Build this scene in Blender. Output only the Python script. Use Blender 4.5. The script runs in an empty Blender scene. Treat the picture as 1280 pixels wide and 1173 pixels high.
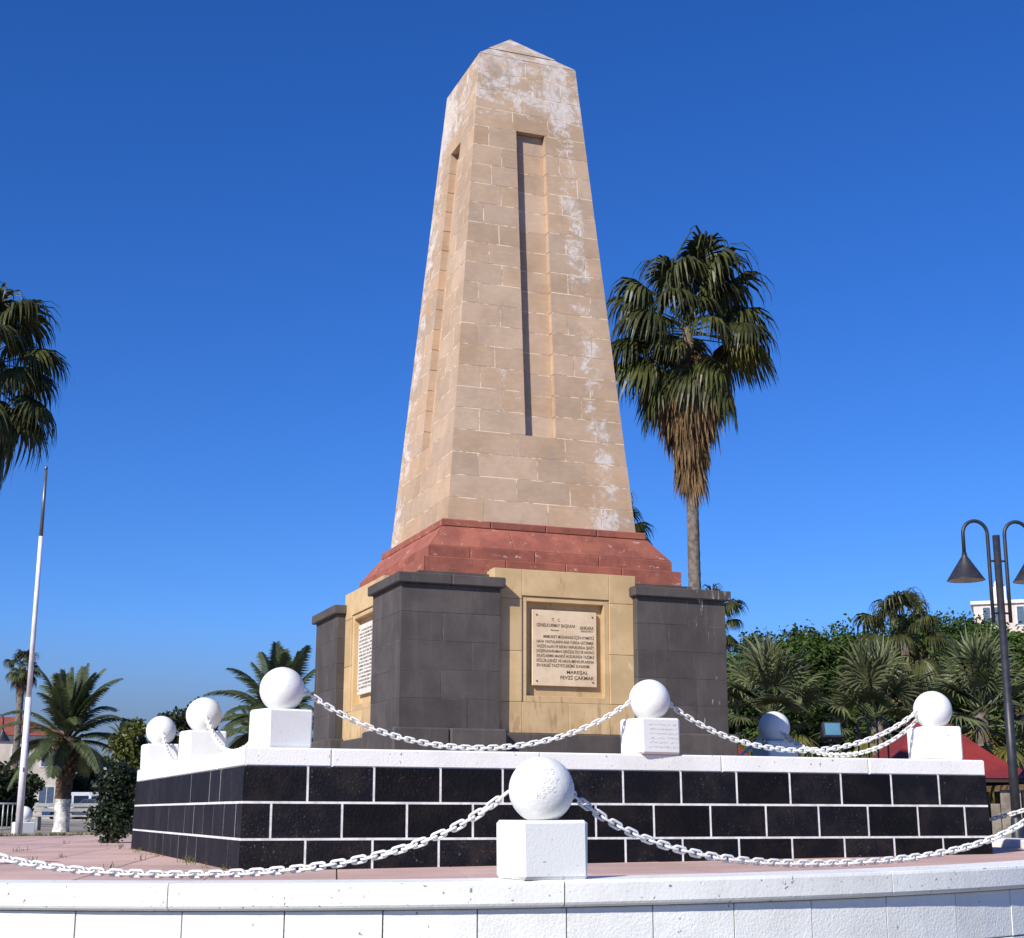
import bpy, math, random
from mathutils import Vector, Matrix, noise
R = math.radians
rnd = random.Random(7)
scene = bpy.context.scene
col = scene.collection

# ------------------------------------------------------------------ camera
CAM = Vector((-6.1535, -16.4762, 0.4393)); YAW, PITCH, ROLL = 0.35969, 0.22902, 0.0027
fw = Vector((math.sin(YAW)*math.cos(PITCH), math.cos(YAW)*math.cos(PITCH), math.sin(PITCH)))
rt0 = Vector((math.cos(YAW), -math.sin(YAW), 0)); up0 = rt0.cross(fw)
rt = rt0*math.cos(ROLL) + up0*math.sin(ROLL); up = -rt0*math.sin(ROLL) + up0*math.cos(ROLL)
cd = bpy.data.cameras.new('camera'); cam = bpy.data.objects.new('camera', cd); col.objects.link(cam)
cd.sensor_width = 36.0; cd.lens = 1846.76/1280*36.0; cd.clip_start = 0.1; cd.clip_end = 6000
cam.matrix_world = Matrix.Translation(CAM) @ Matrix((rt, up, -fw)).transposed().to_4x4()
scene.camera = cam
FPX = 1846.76

# ------------------------------------------------------------------ sky, sun, exposure
SUN_EL, SUN_AZ = R(34), R(56)            # azimuth counted from the front normal towards the left
sd = Vector((-math.sin(SUN_AZ)*math.cos(SUN_EL), -math.cos(SUN_AZ)*math.cos(SUN_EL), math.sin(SUN_EL)))
world = bpy.data.worlds.new('World'); scene.world = world; world.use_nodes = True
wn = world.node_tree; bg = wn.nodes['Background']
sky = wn.nodes.new('ShaderNodeTexSky'); sky.sky_type = 'NISHITA'; sky.sun_disc = False
sky.sun_elevation = SUN_EL; sky.sun_rotation = math.atan2(sd.x, sd.y) % (2*math.pi)
sky.altitude = 0; sky.air_density = 1.0; sky.dust_density = 0.15; sky.ozone_density = 4.0
hsv = wn.nodes.new('ShaderNodeHueSaturation'); hsv.inputs['Saturation'].default_value = 1.24
hsv.inputs['Value'].default_value = 1.0
wn.links.new(sky.outputs[0], hsv.inputs['Color']); 
tint = wn.nodes.new('ShaderNodeMix'); tint.data_type = 'RGBA'; tint.blend_type = 'MULTIPLY'; tint.inputs[0].default_value = 1.0
tint.inputs[7].default_value = (0.60, 0.835, 1.36, 1)
wn.links.new(hsv.outputs[0], tint.inputs[6]); 
# a smoggy grey-blue layer low over the horizon, the same all the way round
wg = wn.nodes.new('ShaderNodeTexCoord'); ws = wn.nodes.new('ShaderNodeSeparateXYZ'); wn.links.new(wg.outputs['Generated'], ws.inputs[0])
wr = wn.nodes.new('ShaderNodeMapRange'); wr.interpolation_type = 'SMOOTHSTEP'; wr.inputs['From Min'].default_value = .035; wr.inputs['From Max'].default_value = .135
wr.inputs['To Min'].default_value = .85; wr.inputs['To Max'].default_value = 0; wn.links.new(ws.outputs['Z'], wr.inputs['Value'])
smog = wn.nodes.new('ShaderNodeMix'); smog.data_type = 'RGBA'; smog.inputs[7].default_value = (1.75, 2.25, 3.4, 1)
wn.links.new(wr.outputs[0], smog.inputs[0]); wn.links.new(tint.outputs[2], smog.inputs[6]); wn.links.new(smog.outputs[2], bg.inputs['Color'])
bg.inputs['Strength'].default_value = 0.09
sl = bpy.data.lights.new('sun', 'SUN'); sl.energy = 5.0; sl.angle = R(0.53); sl.color = (1.0, 0.945, 0.855)
so = bpy.data.objects.new('sun', sl); col.objects.link(so)
so.rotation_euler = (-sd).to_track_quat('-Z', 'Y').to_euler()
vs = scene.view_settings; vs.view_transform = 'Standard'; vs.look = 'None'; vs.exposure = 0.18; vs.gamma = 1.0
vs.use_curve_mapping = False

# ------------------------------------------------------------------ helpers
def obj(name, me, m=None, parent=None):
    o = bpy.data.objects.new(name, me); col.objects.link(o)
    if m is not None and not me.materials: me.materials.append(m)
    if parent is not None: o.parent = parent
    return o
def tag(o, label=None, cat=None, group=None, kind=None):
    if label: o['label'] = label
    if cat: o['category'] = cat
    if group: o['group'] = group
    if kind: o['kind'] = kind
    return o
def thing(name, label, cat, loc=(0, 0, 0), rz=0, group=None):
    o = bpy.data.objects.new(name, None); col.objects.link(o); o.empty_display_size = 0.2
    o.location = loc; o.rotation_euler = (0, 0, rz)
    return tag(o, label, cat, group)
def copy_tree(o, parent=None):
    c = o.copy(); col.objects.link(c); c.parent = parent
    for ch in list(o.children): copy_tree(ch, c)
    return c

class MB:
    def __init__(s): s.v = []; s.f = []; s.sm = []
    def add(s, vs, fs, smooth=False):
        b = len(s.v); s.v += [tuple(p) for p in vs]
        s.f += [tuple(i+b for i in f) for f in fs]; s.sm += [smooth]*len(fs); return s
    def box(s, x0, x1, y0, y1, z0, z1, c=0.0, M=None):
        if c <= 0:
            vs = [(x, y, z) for z in (z0, z1) for y in (y0, y1) for x in (x0, x1)]
            fs = [(0,2,3,1),(4,5,7,6),(0,1,5,4),(2,6,7,3),(0,4,6,2),(1,3,7,5)]
        else:
            vs = []; idx = {}
            for sx in (0, 1):
                for sy in (0, 1):
                    for sz in (0, 1):
                        X, Y, Z = (x0, x1)[sx], (y0, y1)[sy], (z0, z1)[sz]
                        dx, dy, dz = c*(1-2*sx), c*(1-2*sy), c*(1-2*sz)
                        for k, p in enumerate(((X, Y+dy, Z+dz), (X+dx, Y, Z+dz), (X+dx, Y+dy, Z))):
                            idx[sx, sy, sz, k] = len(vs); vs.append(p)
            fs = []
            I = lambda a, b, cc, k: idx[a, b, cc, k]
            for s_ in (0, 1):
                q = [I(s_,0,0,0), I(s_,1,0,0), I(s_,1,1,0), I(s_,0,1,0)]; fs.append(q if s_ else q[::-1])
                q = [I(0,s_,0,1), I(0,s_,1,1), I(1,s_,1,1), I(1,s_,0,1)]; fs.append(q if s_ else q[::-1])
                q = [I(0,0,s_,2), I(1,0,s_,2), I(1,1,s_,2), I(0,1,s_,2)]; fs.append(q if s_ else q[::-1])
            for a in (0, 1):
                for b in (0, 1):
                    fs.append([I(a,b,0,0), I(a,b,1,0), I(a,b,1,1), I(a,b,0,1)])
                    fs.append([I(a,0,b,0), I(a,1,b,0), I(a,1,b,2), I(a,0,b,2)])
                    fs.append([I(0,a,b,1), I(1,a,b,1), I(1,a,b,2), I(0,a,b,2)])
            for a in (0, 1):
                for b in (0, 1):
                    for d in (0, 1): fs.append([I(a,b,d,0), I(a,b,d,1), I(a,b,d,2)])
        if M is not None: vs = [M @ Vector(p) for p in vs]
        return s.add(vs, fs)
    def tube(s, pts, rad, n=8, cap=True, smooth=True):
        pts = [Vector(p) for p in pts]; N = len(pts)
        rs = rad if isinstance(rad, (list, tuple)) else [rad]*N
        vs = []; pu = None
        for i, p in enumerate(pts):
            t = (pts[min(i+1, N-1)] - pts[max(i-1, 0)]).normalized()
            if pu is None: pu = Vector((0, 0, 1)).cross(t) if abs(t.z) < .9 else Vector((1, 0, 0)).cross(t)
            a = (pu - t*pu.dot(t)).normalized(); b = t.cross(a); pu = a
            for k in range(n):
                an = 2*math.pi*k/n; vs.append(p + (a*math.cos(an) + b*math.sin(an))*rs[i])
        fs = [(i*n+k, i*n+(k+1) % n, (i+1)*n+(k+1) % n, (i+1)*n+k) for i in range(N-1) for k in range(n)]
        s.add(vs, fs, smooth)
        if cap:
            b = len(s.v) - len(vs)
            s.f.append(tuple(b+k for k in range(n))[::-1]); s.sm.append(False)
            s.f.append(tuple(b+(N-1)*n+k for k in range(n))); s.sm.append(False)
        return s
    def lathe(s, prof, n=24, c=(0, 0, 0), smooth=True):
        vs = []; 
        for r, z in prof:
            for k in range(n):
                a = 2*math.pi*k/n; vs.append((c[0]+r*math.cos(a), c[1]+r*math.sin(a), c[2]+z))
        fs = [(i*n+k, i*n+(k+1) % n, (i+1)*n+(k+1) % n, (i+1)*n+k) for i in range(len(prof)-1) for k in range(n)]
        return s.add(vs, fs, smooth)
    def ribbon(s, pts, ws, side):
        """flat blade along pts with half widths ws, ends in a point"""
        vs = []; N = len(pts)
        for p, w in zip(pts[:-1], ws[:-1]): vs += [p - side*w, p + side*w]
        vs.append(pts[-1])
        fs = [(2*i, 2*i+1, 2*i+3, 2*i+2) for i in range(N-2)] + [(2*N-4, 2*N-3, 2*N-2)]
        return s.add(vs, fs)
    def mesh(s, name):
        me = bpy.data.meshes.new(name); me.from_pydata(s.v, [], s.f); me.validate(verbose=False)
        if len(me.polygons) == len(s.sm): me.polygons.foreach_set('use_smooth', s.sm)
        me.update(); return me
    def build(s, name, m, parent=None): return obj(name, s.mesh(name), m, parent)

def rot90(k):
    """front (-Y) -> k=0 front, 1 left, 2 back, 3 right"""
    return Matrix.Rotation(-math.pi/2*k, 4, 'Z')

# ------------------------------------------------------------------ materials
def nodes_of(name):
    m = bpy.data.materials.new(name); m.use_nodes = True
    nt = m.node_tree; b = nt.nodes['Principled BSDF']; return m, nt, b
def N(nt, t, **kw):
    n = nt.nodes.new(t)
    for k, v in kw.items():
        if k in n.inputs: n.inputs[k].default_value = v
        else: setattr(n, k, v)
    return n
def noise_n(nt, vec, scale, detail=4, rough=.55, dist=0.0):
    n = N(nt, 'ShaderNodeTexNoise'); n.inputs['Scale'].default_value = scale
    n.inputs['Detail'].default_value = detail; n.inputs['Roughness'].default_value = rough
    n.inputs['Distortion'].default_value = dist
    nt.links.new(vec, n.inputs['Vector']); return n.outputs['Fac']
def ramp(nt, fac, a, b, c0=0.0, c1=1.0):
    n = N(nt, 'ShaderNodeMapRange'); n.clamp = True; n.interpolation_type = 'SMOOTHSTEP'
    n.inputs['From Min'].default_value = a; n.inputs['From Max'].default_value = b
    n.inputs['To Min'].default_value = c0; n.inputs['To Max'].default_value = c1
    nt.links.new(fac, n.inputs['Value']); return n.outputs['Result']
def math_n(nt, op, a, b=None):
    n = N(nt, 'ShaderNodeMath'); n.operation = op
    for i, x in enumerate((a, b)):
        if x is None: continue
        if isinstance(x, (int, float)): n.inputs[i].default_value = x
        else: nt.links.new(x, n.inputs[i])
    return n.outputs[0]
def mix(nt, fac, a, b, mode='MIX'):
    n = N(nt, 'ShaderNodeMix'); n.data_type = 'RGBA'; n.blend_type = mode
    for sock, x in ((n.inputs[0], fac), (n.inputs[6], a), (n.inputs[7], b)):
        if isinstance(x, (int, float)): sock.default_value = x
        elif isinstance(x, tuple): sock.default_value = (*x[:3], 1)
        else: nt.links.new(x, sock)
    return n.outputs[2]
def pos(nt, scale=(1, 1, 1), objc=False):
    if objc: v = N(nt, 'ShaderNodeTexCoord').outputs['Object']
    else: v = N(nt, 'ShaderNodeNewGeometry').outputs['Position']
    mp = N(nt, 'ShaderNodeMapping'); mp.inputs['Scale'].default_value = scale
    nt.links.new(v, mp.inputs['Vector']); return mp.outputs[0]
def bump(nt, b, h, strength, dist=0.01):
    n = N(nt, 'ShaderNodeBump'); n.inputs['Strength'].default_value = strength; n.inputs['Distance'].default_value = dist
    nt.links.new(h, n.inputs['Height']); nt.links.new(n.outputs[0], b.inputs['Normal'])
def simple(name, c, rough=.7, c2=None, scale=6.0, metal=0.0, bs=0.0, bscale=60, objvar=0.0, spec=None, objc=False, lo=.4, hi=.62):
    m, nt, b = nodes_of(name)
    b.inputs['Roughness'].default_value = rough; b.inputs['Metallic'].default_value = metal
    if spec is not None: b.inputs['Specular IOR Level'].default_value = spec
    p = pos(nt, objc=objc); c2 = c2 or tuple(x*.8 for x in c)
    out = mix(nt, ramp(nt, noise_n(nt, p, scale, 6, .6), lo, hi), c, c2)
    if objvar:
        r = N(nt, 'ShaderNodeObjectInfo').outputs['Random']
        v = N(nt, 'ShaderNodeHueSaturation'); nt.links.new(out, v.inputs['Color'])
        nt.links.new(ramp(nt, r, 0, 1, 1-objvar, 1+objvar), v.inputs['Value']); out = v.outputs[0]
    nt.links.new(out, b.inputs['Base Color'])
    if bs: bump(nt, b, noise_n(nt, p, bscale, 5, .65), bs)
    return m
def sep(nt):
    g = N(nt, 'ShaderNodeNewGeometry'); s = N(nt, 'ShaderNodeSeparateXYZ'); nt.links.new(g.outputs['Position'], s.inputs[0]); return s.outputs

def mat_sandstone():
    m, nt, b = nodes_of('sandstone'); p = pos(nt); X, Y, Z = sep(nt)
    c = mix(nt, ramp(nt, noise_n(nt, p, 2.2, 5, .6), .35, .65), (.495, .355, .243), (.425, .297, .196))
    c = mix(nt, ramp(nt, noise_n(nt, pos(nt, (1, 1, 3.0)), 9, 6, .7), .45, .75, 0, .35), c, (.62, .47, .33))
    r = N(nt, 'ShaderNodeObjectInfo').outputs['Random']
    v = N(nt, 'ShaderNodeHueSaturation'); nt.links.new(c, v.inputs['Color'])
    nt.links.new(ramp(nt, r, 0, 1, .93, 1.08), v.inputs['Value'])
    nt.links.new(ramp(nt, math_n(nt, 'FRACT', math_n(nt, 'MULTIPLY', r, 17.3)), 0, 1, .93, 1.06), v.inputs['Saturation']); c = v.outputs[0]
    # lime bloom: wide near the head, a run down the outer side of the front, the far side of the left face
    n1 = noise_n(nt, pos(nt, (1.0, 1.0, 1.5)), 2.6, 7, .68, 1.0)
    n2 = noise_n(nt, pos(nt, (1, 1, .8)), 9, 6, .7, 2.0)
    nn = math_n(nt, 'ADD', math_n(nt, 'MULTIPLY', n1, .72), math_n(nt, 'MULTIPLY', n2, .28))
    top = ramp(nt, Z, 8.55, 9.1, 0, .15)
    edge = math_n(nt, 'ADD', X, math_n(nt, 'MULTIPLY', Z, .0765))             # constant along the right arris
    run = math_n(nt, 'MULTIPLY', ramp(nt, edge, .86, 1.06), ramp(nt, edge, 1.18, 1.29, 1, 0))
    run = math_n(nt, 'MULTIPLY', run, .13)
    le = math_n(nt, 'ADD', Y, math_n(nt, 'MULTIPLY', Z, .0833))
    run2 = math_n(nt, 'MULTIPLY', ramp(nt, le, .82, 1.3), ramp(nt, X, -.6, -.5, .16, 0))
    low = math_n(nt, 'MULTIPLY', ramp(nt, Z, 4.0, 3.75), .09)
    low = math_n(nt, 'MULTIPLY', low, ramp(nt, X, .2, .8))
    gain = math_n(nt, 'ADD', math_n(nt, 'ADD', top, low), math_n(nt, 'MAXIMUM', run, run2))
    msk = ramp(nt, math_n(nt, 'ADD', nn, gain), .60, .73)
    c = mix(nt, math_n(nt, 'MULTIPLY', msk, ramp(nt, n2, .35, .6, .25, .72)), c, (.72, .69, .66))
    # grey wash and rain stains at the head
    g = ramp(nt, math_n(nt, 'ADD', noise_n(nt, pos(nt, (1.4, 1.4, 1.0)), 3.4, 5, .6), ramp(nt, Z, 8.8, 9.9, 0, .16)), .56, .74, 0, .6)
    c = mix(nt, g, c, (.34, .275, .225))
    nt.links.new(c, b.inputs['Base Color']); b.inputs['Roughness'].default_value = .88
    b.inputs['Specular IOR Level'].default_value = .25
    h = math_n(nt, 'ADD', noise_n(nt, p, 55, 6, .7), math_n(nt, 'MULTIPLY', msk, .5)); bump(nt, b, h, .35, .008)
    return m
def mat_red():
    m, nt, b = nodes_of('red_sandstone'); p = pos(nt)
    c = mix(nt, ramp(nt, noise_n(nt, p, 3.5, 6, .65), .35, .65), (.335, .108, .066), (.225, .068, .047))
    r = N(nt, 'ShaderNodeObjectInfo').outputs['Random']
    v = N(nt, 'ShaderNodeHueSaturation'); nt.links.new(c, v.inputs['Color']); nt.links.new(ramp(nt, r, 0, 1, .87, 1.13), v.inputs['Value']); c = v.outputs[0]
    c = mix(nt, ramp(nt, noise_n(nt, pos(nt, (1, 1, 2.2)), 7.5, 8, .75, .6), .60, .67, 0, .8), c, (.66, .55, .49))
    c = mix(nt, ramp(nt, noise_n(nt, p, 6, 5, .7), .60, .74, 0, .55), c, (.17, .055, .045))
    nt.links.new(c, b.inputs['Base Color']); b.inputs['Roughness'].default_value = .85
    bump(nt, b, noise_n(nt, p, 40, 6, .7), .45, .01); return m
def mat_basalt():
    m, nt, b = nodes_of('basalt'); p = pos(nt)
    c = mix(nt, ramp(nt, noise_n(nt, p, 3, 6, .65), .35, .65), (.083, .070, .063), (.058, .049, .045))
    r = N(nt, 'ShaderNodeObjectInfo').outputs['Random']
    v = N(nt, 'ShaderNodeHueSaturation'); nt.links.new(c, v.inputs['Color']); nt.links.new(ramp(nt, r, 0, 1, .86, 1.16), v.inputs['Value']); c = v.outputs[0]
    c = mix(nt, ramp(nt, noise_n(nt, pos(nt, (6, 6, .55)), 1.6, 6, .65, .3), .5, .72, 0, .55), c, (.125, .108, .097))
    c = mix(nt, ramp(nt, noise_n(nt, pos(nt, (1, 1, .7)), 1.5, 5, .6), .5, .68, 0, .5), c, (.045, .039, .037))
    c = mix(nt, ramp(nt, noise_n(nt, p, 60, 3, .7), .66, .72, 0, .8), c, (.012, .011, .012))     # vesicles
    X, Y, Z = sep(nt)                                                                           # lime runs by the outer right corner
    st = noise_n(nt, pos(nt, (7, 7, 1.1)), 1.5, 6, .7, .8)
    k = math_n(nt, 'MULTIPLY', ramp(nt, X, 1.35, 1.55), ramp(nt, Z, 2.0, 2.6, .05, .15))
    c = mix(nt, ramp(nt, math_n(nt, 'ADD', st, k), .71, .77, 0, .75), c, (.55, .53, .51))
    nt.links.new(c, b.inputs['Base Color']); b.inputs['Roughness'].default_value = .8
    bump(nt, b, noise_n(nt, p, 70, 5, .7), .4, .006); return m
def mat_tile():
    m, nt, b = nodes_of('black_painted_tile'); p = pos(nt)
    c = mix(nt, ramp(nt, noise_n(nt, p, 3.2, 7, .7), .42, .68), (.0038, .0041, .0070), (.0145, .0122, .012))
    c = mix(nt, ramp(nt, noise_n(nt, p, 9, 8, .75, .4), .62, .74, 0, .6), c, (.055, .042, .036))
    c = mix(nt, math_n(nt, 'MULTIPLY', ramp(nt, noise_n(nt, p, 48, 4, .7), .60, .70), ramp(nt, noise_n(nt, p, 2.1, 4, .6), .42, .6)), c, (.12, .093, .075))
    r = N(nt, 'ShaderNodeObjectInfo').outputs['Random']
    v = N(nt, 'ShaderNodeHueSaturation'); nt.links.new(c, v.inputs['Color']); nt.links.new(ramp(nt, r, 0, 1, .6, 1.6), v.inputs['Value']); c = v.outputs[0]
    nt.links.new(c, b.inputs['Base Color']); b.inputs['Roughness'].default_value = .5; b.inputs['Specular IOR Level'].default_value = .16
    bump(nt, b, noise_n(nt, p, 34, 6, .7), .8, .014); return m
def mat_white(name, c=(.815, .82, .78), bs=.5, bscale=45, chips=.0, chipscale=30, ov=0.03, dirt=.25):
    m, nt, b = nodes_of(name); p = pos(nt)
    o = mix(nt, ramp(nt, noise_n(nt, p, 2.5, 6, .65), .4, .75, 0, dirt), c, tuple(x*y for x, y in zip(c, (.80, .79, .77))))
    if chips: o = mix(nt, ramp(nt, noise_n(nt, p, chipscale, 3, .55), chips, chips+.03, 0, .85), o, (.16, .14, .13))
    r = N(nt, 'ShaderNodeObjectInfo').outputs['Random']
    v = N(nt, 'ShaderNodeHueSaturation'); nt.links.new(o, v.inputs['Color']); nt.links.new(ramp(nt, r, 0, 1, 1-ov, 1+ov), v.inputs['Value'])
    nt.links.new(v.outputs[0], b.inputs['Base Color']); b.inputs['Roughness'].default_value = .6
    b.inputs['Specular IOR Level'].default_value = .3
    bump(nt, b, noise_n(nt, p, bscale, 5, .6), bs, .012); return m
def mat_tan():
    m, nt, b = nodes_of('yellow_limestone'); p = pos(nt); X, Y, Z = sep(nt)
    c = mix(nt, ramp(nt, noise_n(nt, p, 3, 6, .6), .35, .65), (.60, .425, .225), (.50, .345, .17))
    r = N(nt, 'ShaderNodeObjectInfo').outputs['Random']
    v = N(nt, 'ShaderNodeHueSaturation'); nt.links.new(c, v.inputs['Color']); nt.links.new(ramp(nt, r, 0, 1, .93, 1.07), v.inputs['Value']); c = v.outputs[0]
    d = math_n(nt, 'ADD', noise_n(nt, pos(nt, (5, 5, 1.2)), 2.4, 6, .65, .5), ramp(nt, Z, 1.75, 1.3, 0, .10))
    c = mix(nt, ramp(nt, d, .58, .72, 0, .6), c, (.30, .18, .085))
    c = mix(nt, ramp(nt, noise_n(nt, pos(nt, (1, 1, .5)), 3.7, 7, .7, .6), .66, .74, 0, .6), c, (.75, .70, .62))
    c = mix(nt, ramp(nt, noise_n(nt, p, 30, 3, .6), .72, .76, 0, .6), c, (.18, .11, .06))
    nt.links.new(c, b.inputs['Base Color']); b.inputs['Roughness'].default_value = .85
    bump(nt, b, noise_n(nt, p, 50, 5, .7), .35, .006); return m
def mat_slab():
    m, nt, b = nodes_of('pink_paving'); p = pos(nt)
    c = mix(nt, ramp(nt, noise_n(nt, p, 1.3, 6, .65), .35, .65), (.60, .405, .345), (.50, .335, .285))
    c = mix(nt, ramp(nt, noise_n(nt, p, .75, 7, .7), .56, .68, 0, .7), c, (.50, .40, .22))
    c = mix(nt, ramp(nt, noise_n(nt, p, 5, 7, .75), .64, .72, 0, .75), c, (.16, .125, .075))
    r = N(nt, 'ShaderNodeObjectInfo').outputs['Random']
    v = N(nt, 'ShaderNodeHueSaturation'); nt.links.new(c, v.inputs['Color']); nt.links.new(ramp(nt, r, 0, 1, .9, 1.1), v.inputs['Value'])
    nt.links.new(v.outputs[0], b.inputs['Base Color']); b.inputs['Roughness'].default_value = .85
    bump(nt, b, noise_n(nt, p, 60, 4, .6), .3, .006); return m
def mat_leaf(name, c1, c2, rough=.45, scale=1.2, trans=.25, spec=.5):
    m, nt, b = nodes_of(name); p = pos(nt)
    o = mix(nt, ramp(nt, noise_n(nt, p, scale, 3, .6), .35, .65), c1, c2)
    o = mix(nt, ramp(nt, noise_n(nt, p, scale*9, 2, .6), .4, .8, 0, .5), o, tuple(x*1.5 for x in c1))
    r = N(nt, 'ShaderNodeObjectInfo').outputs['Random']
    v = N(nt, 'ShaderNodeHueSaturation'); nt.links.new(o, v.inputs['Color']); nt.links.new(ramp(nt, r, 0, 1, .75, 1.25), v.inputs['Value']); o = v.outputs[0]
    nt.links.new(o, b.inputs['Base Color']); b.inputs['Roughness'].default_value = rough; b.inputs['Specular IOR Level'].default_value = spec
    t = N(nt, 'ShaderNodeBsdfTranslucent'); nt.links.new(o, t.inputs['Color'])
    ms = N(nt, 'ShaderNodeMixShader'); ms.inputs[0].default_value = trans
    out = nt.nodes['Material Output']; nt.links.new(b.outputs[0], ms.inputs[1]); nt.links.new(t.outputs[0], ms.inputs[2]); nt.links.new(ms.outputs[0], out.inputs['Surface'])
    return m

SAND = mat_sandstone(); RED = mat_red(); BAS = mat_basalt(); TILE = mat_tile(); TAN = mat_tan(); SLAB = mat_slab()
MORT = simple('lime_mortar', (.40, .285, .20), .9, (.80, .66, .47), 6, bs=.3, lo=.43, hi=.57)
MORTB = simple('grey_mortar', (.075, .065, .06), .9, (.17, .15, .14), 5, bs=.4, lo=.5, hi=.66)
GROUT = simple('white_grout', (.80, .80, .78), .7, (.62, .61, .60), 12, bs=.3)
WCOP = mat_white('white_coping', chips=.665, chipscale=28, bs=.3, dirt=.5)
WWALL = mat_white('white_rough_wall', (.805, .815, .78), bs=.5, bscale=55, dirt=.6, chips=.70, chipscale=18)
WBALL = mat_white('white_ball_paint', (.815, .82, .785), bs=.3, bscale=26, dirt=.4)
WBLK = mat_white('white_block_paint', (.815, .82, .78), bs=.22, bscale=60, chips=.70, chipscale=34, dirt=.3)
WCHAIN = mat_white('white_chain_paint', (.81, .80, .76), bs=.1, dirt=.4)
PLAQ = simple('cream_marble', (.74, .575, .385), .5, (.66, .49, .31), 5, bs=.05)
PLAQW = simple('white_marble', (.80, .75, .66), .5, (.72, .66, .56), 5, bs=.05)
INK = simple('dark_engraving', (.055, .035, .025), .8, (.09, .06, .04), 40)
BLACK = simple('black_metal', (.022, .022, .028), .45, (.032, .032, .04), 8, bs=.1)
DARKM = simple('dark_metal', (.03, .03, .03), .5)
PENCIL = simple('faint_scratches', (.42, .40, .40), .8, (.55, .52, .52), 20)

# ------------------------------------------------------------------ the ground
def gz(x, y): return .018 + .0117*x + .00276*y
TC = Vector((-1.44, -.89)); TR = 7.28
LOWZ, UPZ = -1.15, -.13
asph = simple('dusty_asphalt', (.165, .155, .145), .9, (.22, .205, .185), .6, bs=.3, bscale=30)
earth = simple('dusty_ground', (.33, .28, .22), .95, (.21, .18, .135), .35, bs=.4, bscale=20)
m = MB(); m.add([(-3000, -.9, UPZ), (3000, -.9, UPZ), (3000, 4000, UPZ), (-3000, 4000, UPZ)], [(0, 1, 2, 3)])
tag(m.build('ground', earth), kind='structure')
m = MB(); m.add([(-3000, -1500, LOWZ), (3000, -1500, LOWZ), (3000, -.9, LOWZ), (-3000, -.9, LOWZ)], [(0, 1, 2, 3)])
tag(m.build('lower_street', asph), kind='structure')
m = MB(); m.box(-3000, -8.3, -.9, -.7, LOWZ-.1, UPZ+.05); m.box(5.62, 3000, -.9, -.7, LOWZ-.1, UPZ+.05)
tag(m.build('bank_wall', WWALL), kind='structure')
# road where the vans drive
m = MB(); m.add([(-300, 88, UPZ+.004), (300, 88, UPZ+.004), (300, 150, UPZ+.004), (-300, 150, UPZ+.004)], [(0, 1, 2, 3)])
tag(m.build('road', asph), kind='structure')
m = MB(); m.box(-300, 300, 87.7, 88, UPZ-.05, UPZ+.12)
tag(m.build('kerb', simple('kerb_stone', (.42, .40, .37), .9)), kind='structure')

# terrace bed and its slabs
bed = MB(); n = 96; vs_ = []
for k in range(n):
    a = 2*math.pi*k/n; x, y = TC.x+(TR-.1)*math.cos(a), TC.y+(TR-.1)*math.sin(a); vs_.append((x, y, gz(x, y)-.012))
b2 = [(x, y, LOWZ-.1) for x, y, z in vs_]
bed.add(vs_+b2, [tuple(range(n))] + [(k, n+k, n+(k+1) % n, (k+1) % n) for k in range(n)])
for (x0, x1, y0, y1) in ((-13, 2.0, -.88, 14.2),):
    q = [(x0, y0), (x1, y0), (x1, y1), (x0, y1)]
    bed.add([(x, y, gz(x, y)-.013) for x, y in q] + [(x, y, UPZ-.1) for x, y in q], [(0,1,2,3),(0,4,5,1),(1,5,6,2),(2,6,7,3),(3,7,4,0)])
terr = tag(bed.build('terrace', simple('slab_joint_dirt', (.16, .12, .09), .95, (.10, .085, .06), 6)), kind='structure')
def clip_circle(poly):
    K = 64; rr = TR-.22
    for k in range(K):
        a = 2*math.pi*(k+.5)/K; nx, ny = math.cos(a), math.sin(a); d = rr*math.cos(math.pi/K) + 0
        out = []
        for i in range(len(poly)):
            p, q = poly[i], poly[(i+1) % len(poly)]
            dp = (p[0]-TC.x)*nx+(p[1]-TC.y)*ny-d; dq = (q[0]-TC.x)*nx+(q[1]-TC.y)*ny-d
            if dp <= 0: out.append(p)
            if (dp < 0) != (dq < 0) and dp != dq:
                t = dp/(dp-dq); out.append((p[0]+(q[0]-p[0])*t, p[1]+(q[1]-p[1])*t))
        poly = out
        if len(poly) < 3: return None
    return poly
S = .98; ga = R(-14); cg, sg = math.cos(ga), math.sin(ga); cnt = 0
for i in range(-18, 18):
    for j in range(-18, 22):
        sq = [(i*S+.006, j*S+.006), ((i+1)*S-.006, j*S+.006), ((i+1)*S-.006, (j+1)*S-.006), (i*S+.006, (j+1)*S-.006)]
        sq = [(x*cg-y*sg, x*sg+y*cg) for x, y in sq]
        cx, cy = sum(p[0] for p in sq)/4, sum(p[1] for p in sq)/4
        if abs(cx) < 3.0 and abs(cy) < 3.0: continue
        plaza = -9.5 < cx < -2.2 and -.1 < cy < 13.6
        if plaza:
            if max(p[1] for p in sq) > 14.1: continue
            poly = sq
            if min(p[1] for p in sq) < -.86: poly = clip_circle(sq)
        else:
            if (cx-TC.x)**2+(cy-TC.y)**2 > (TR+.8)**2: continue
            poly = clip_circle(sq)
        if not poly: continue
        dz = rnd.uniform(-.0015, .0025); K = len(poly)
        pm = MB(); pm.add([(x, y, gz(x, y)+dz) for x, y in poly] + [(x, y, gz(x, y)-.03) for x, y in poly],
               [tuple(range(K))] + [(k, K+k, K+(k+1) % K, (k+1) % K) for k in range(K)])
        pm.build('paving_slab', SLAB, terr); cnt += 1
print('slabs', cnt)
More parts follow.
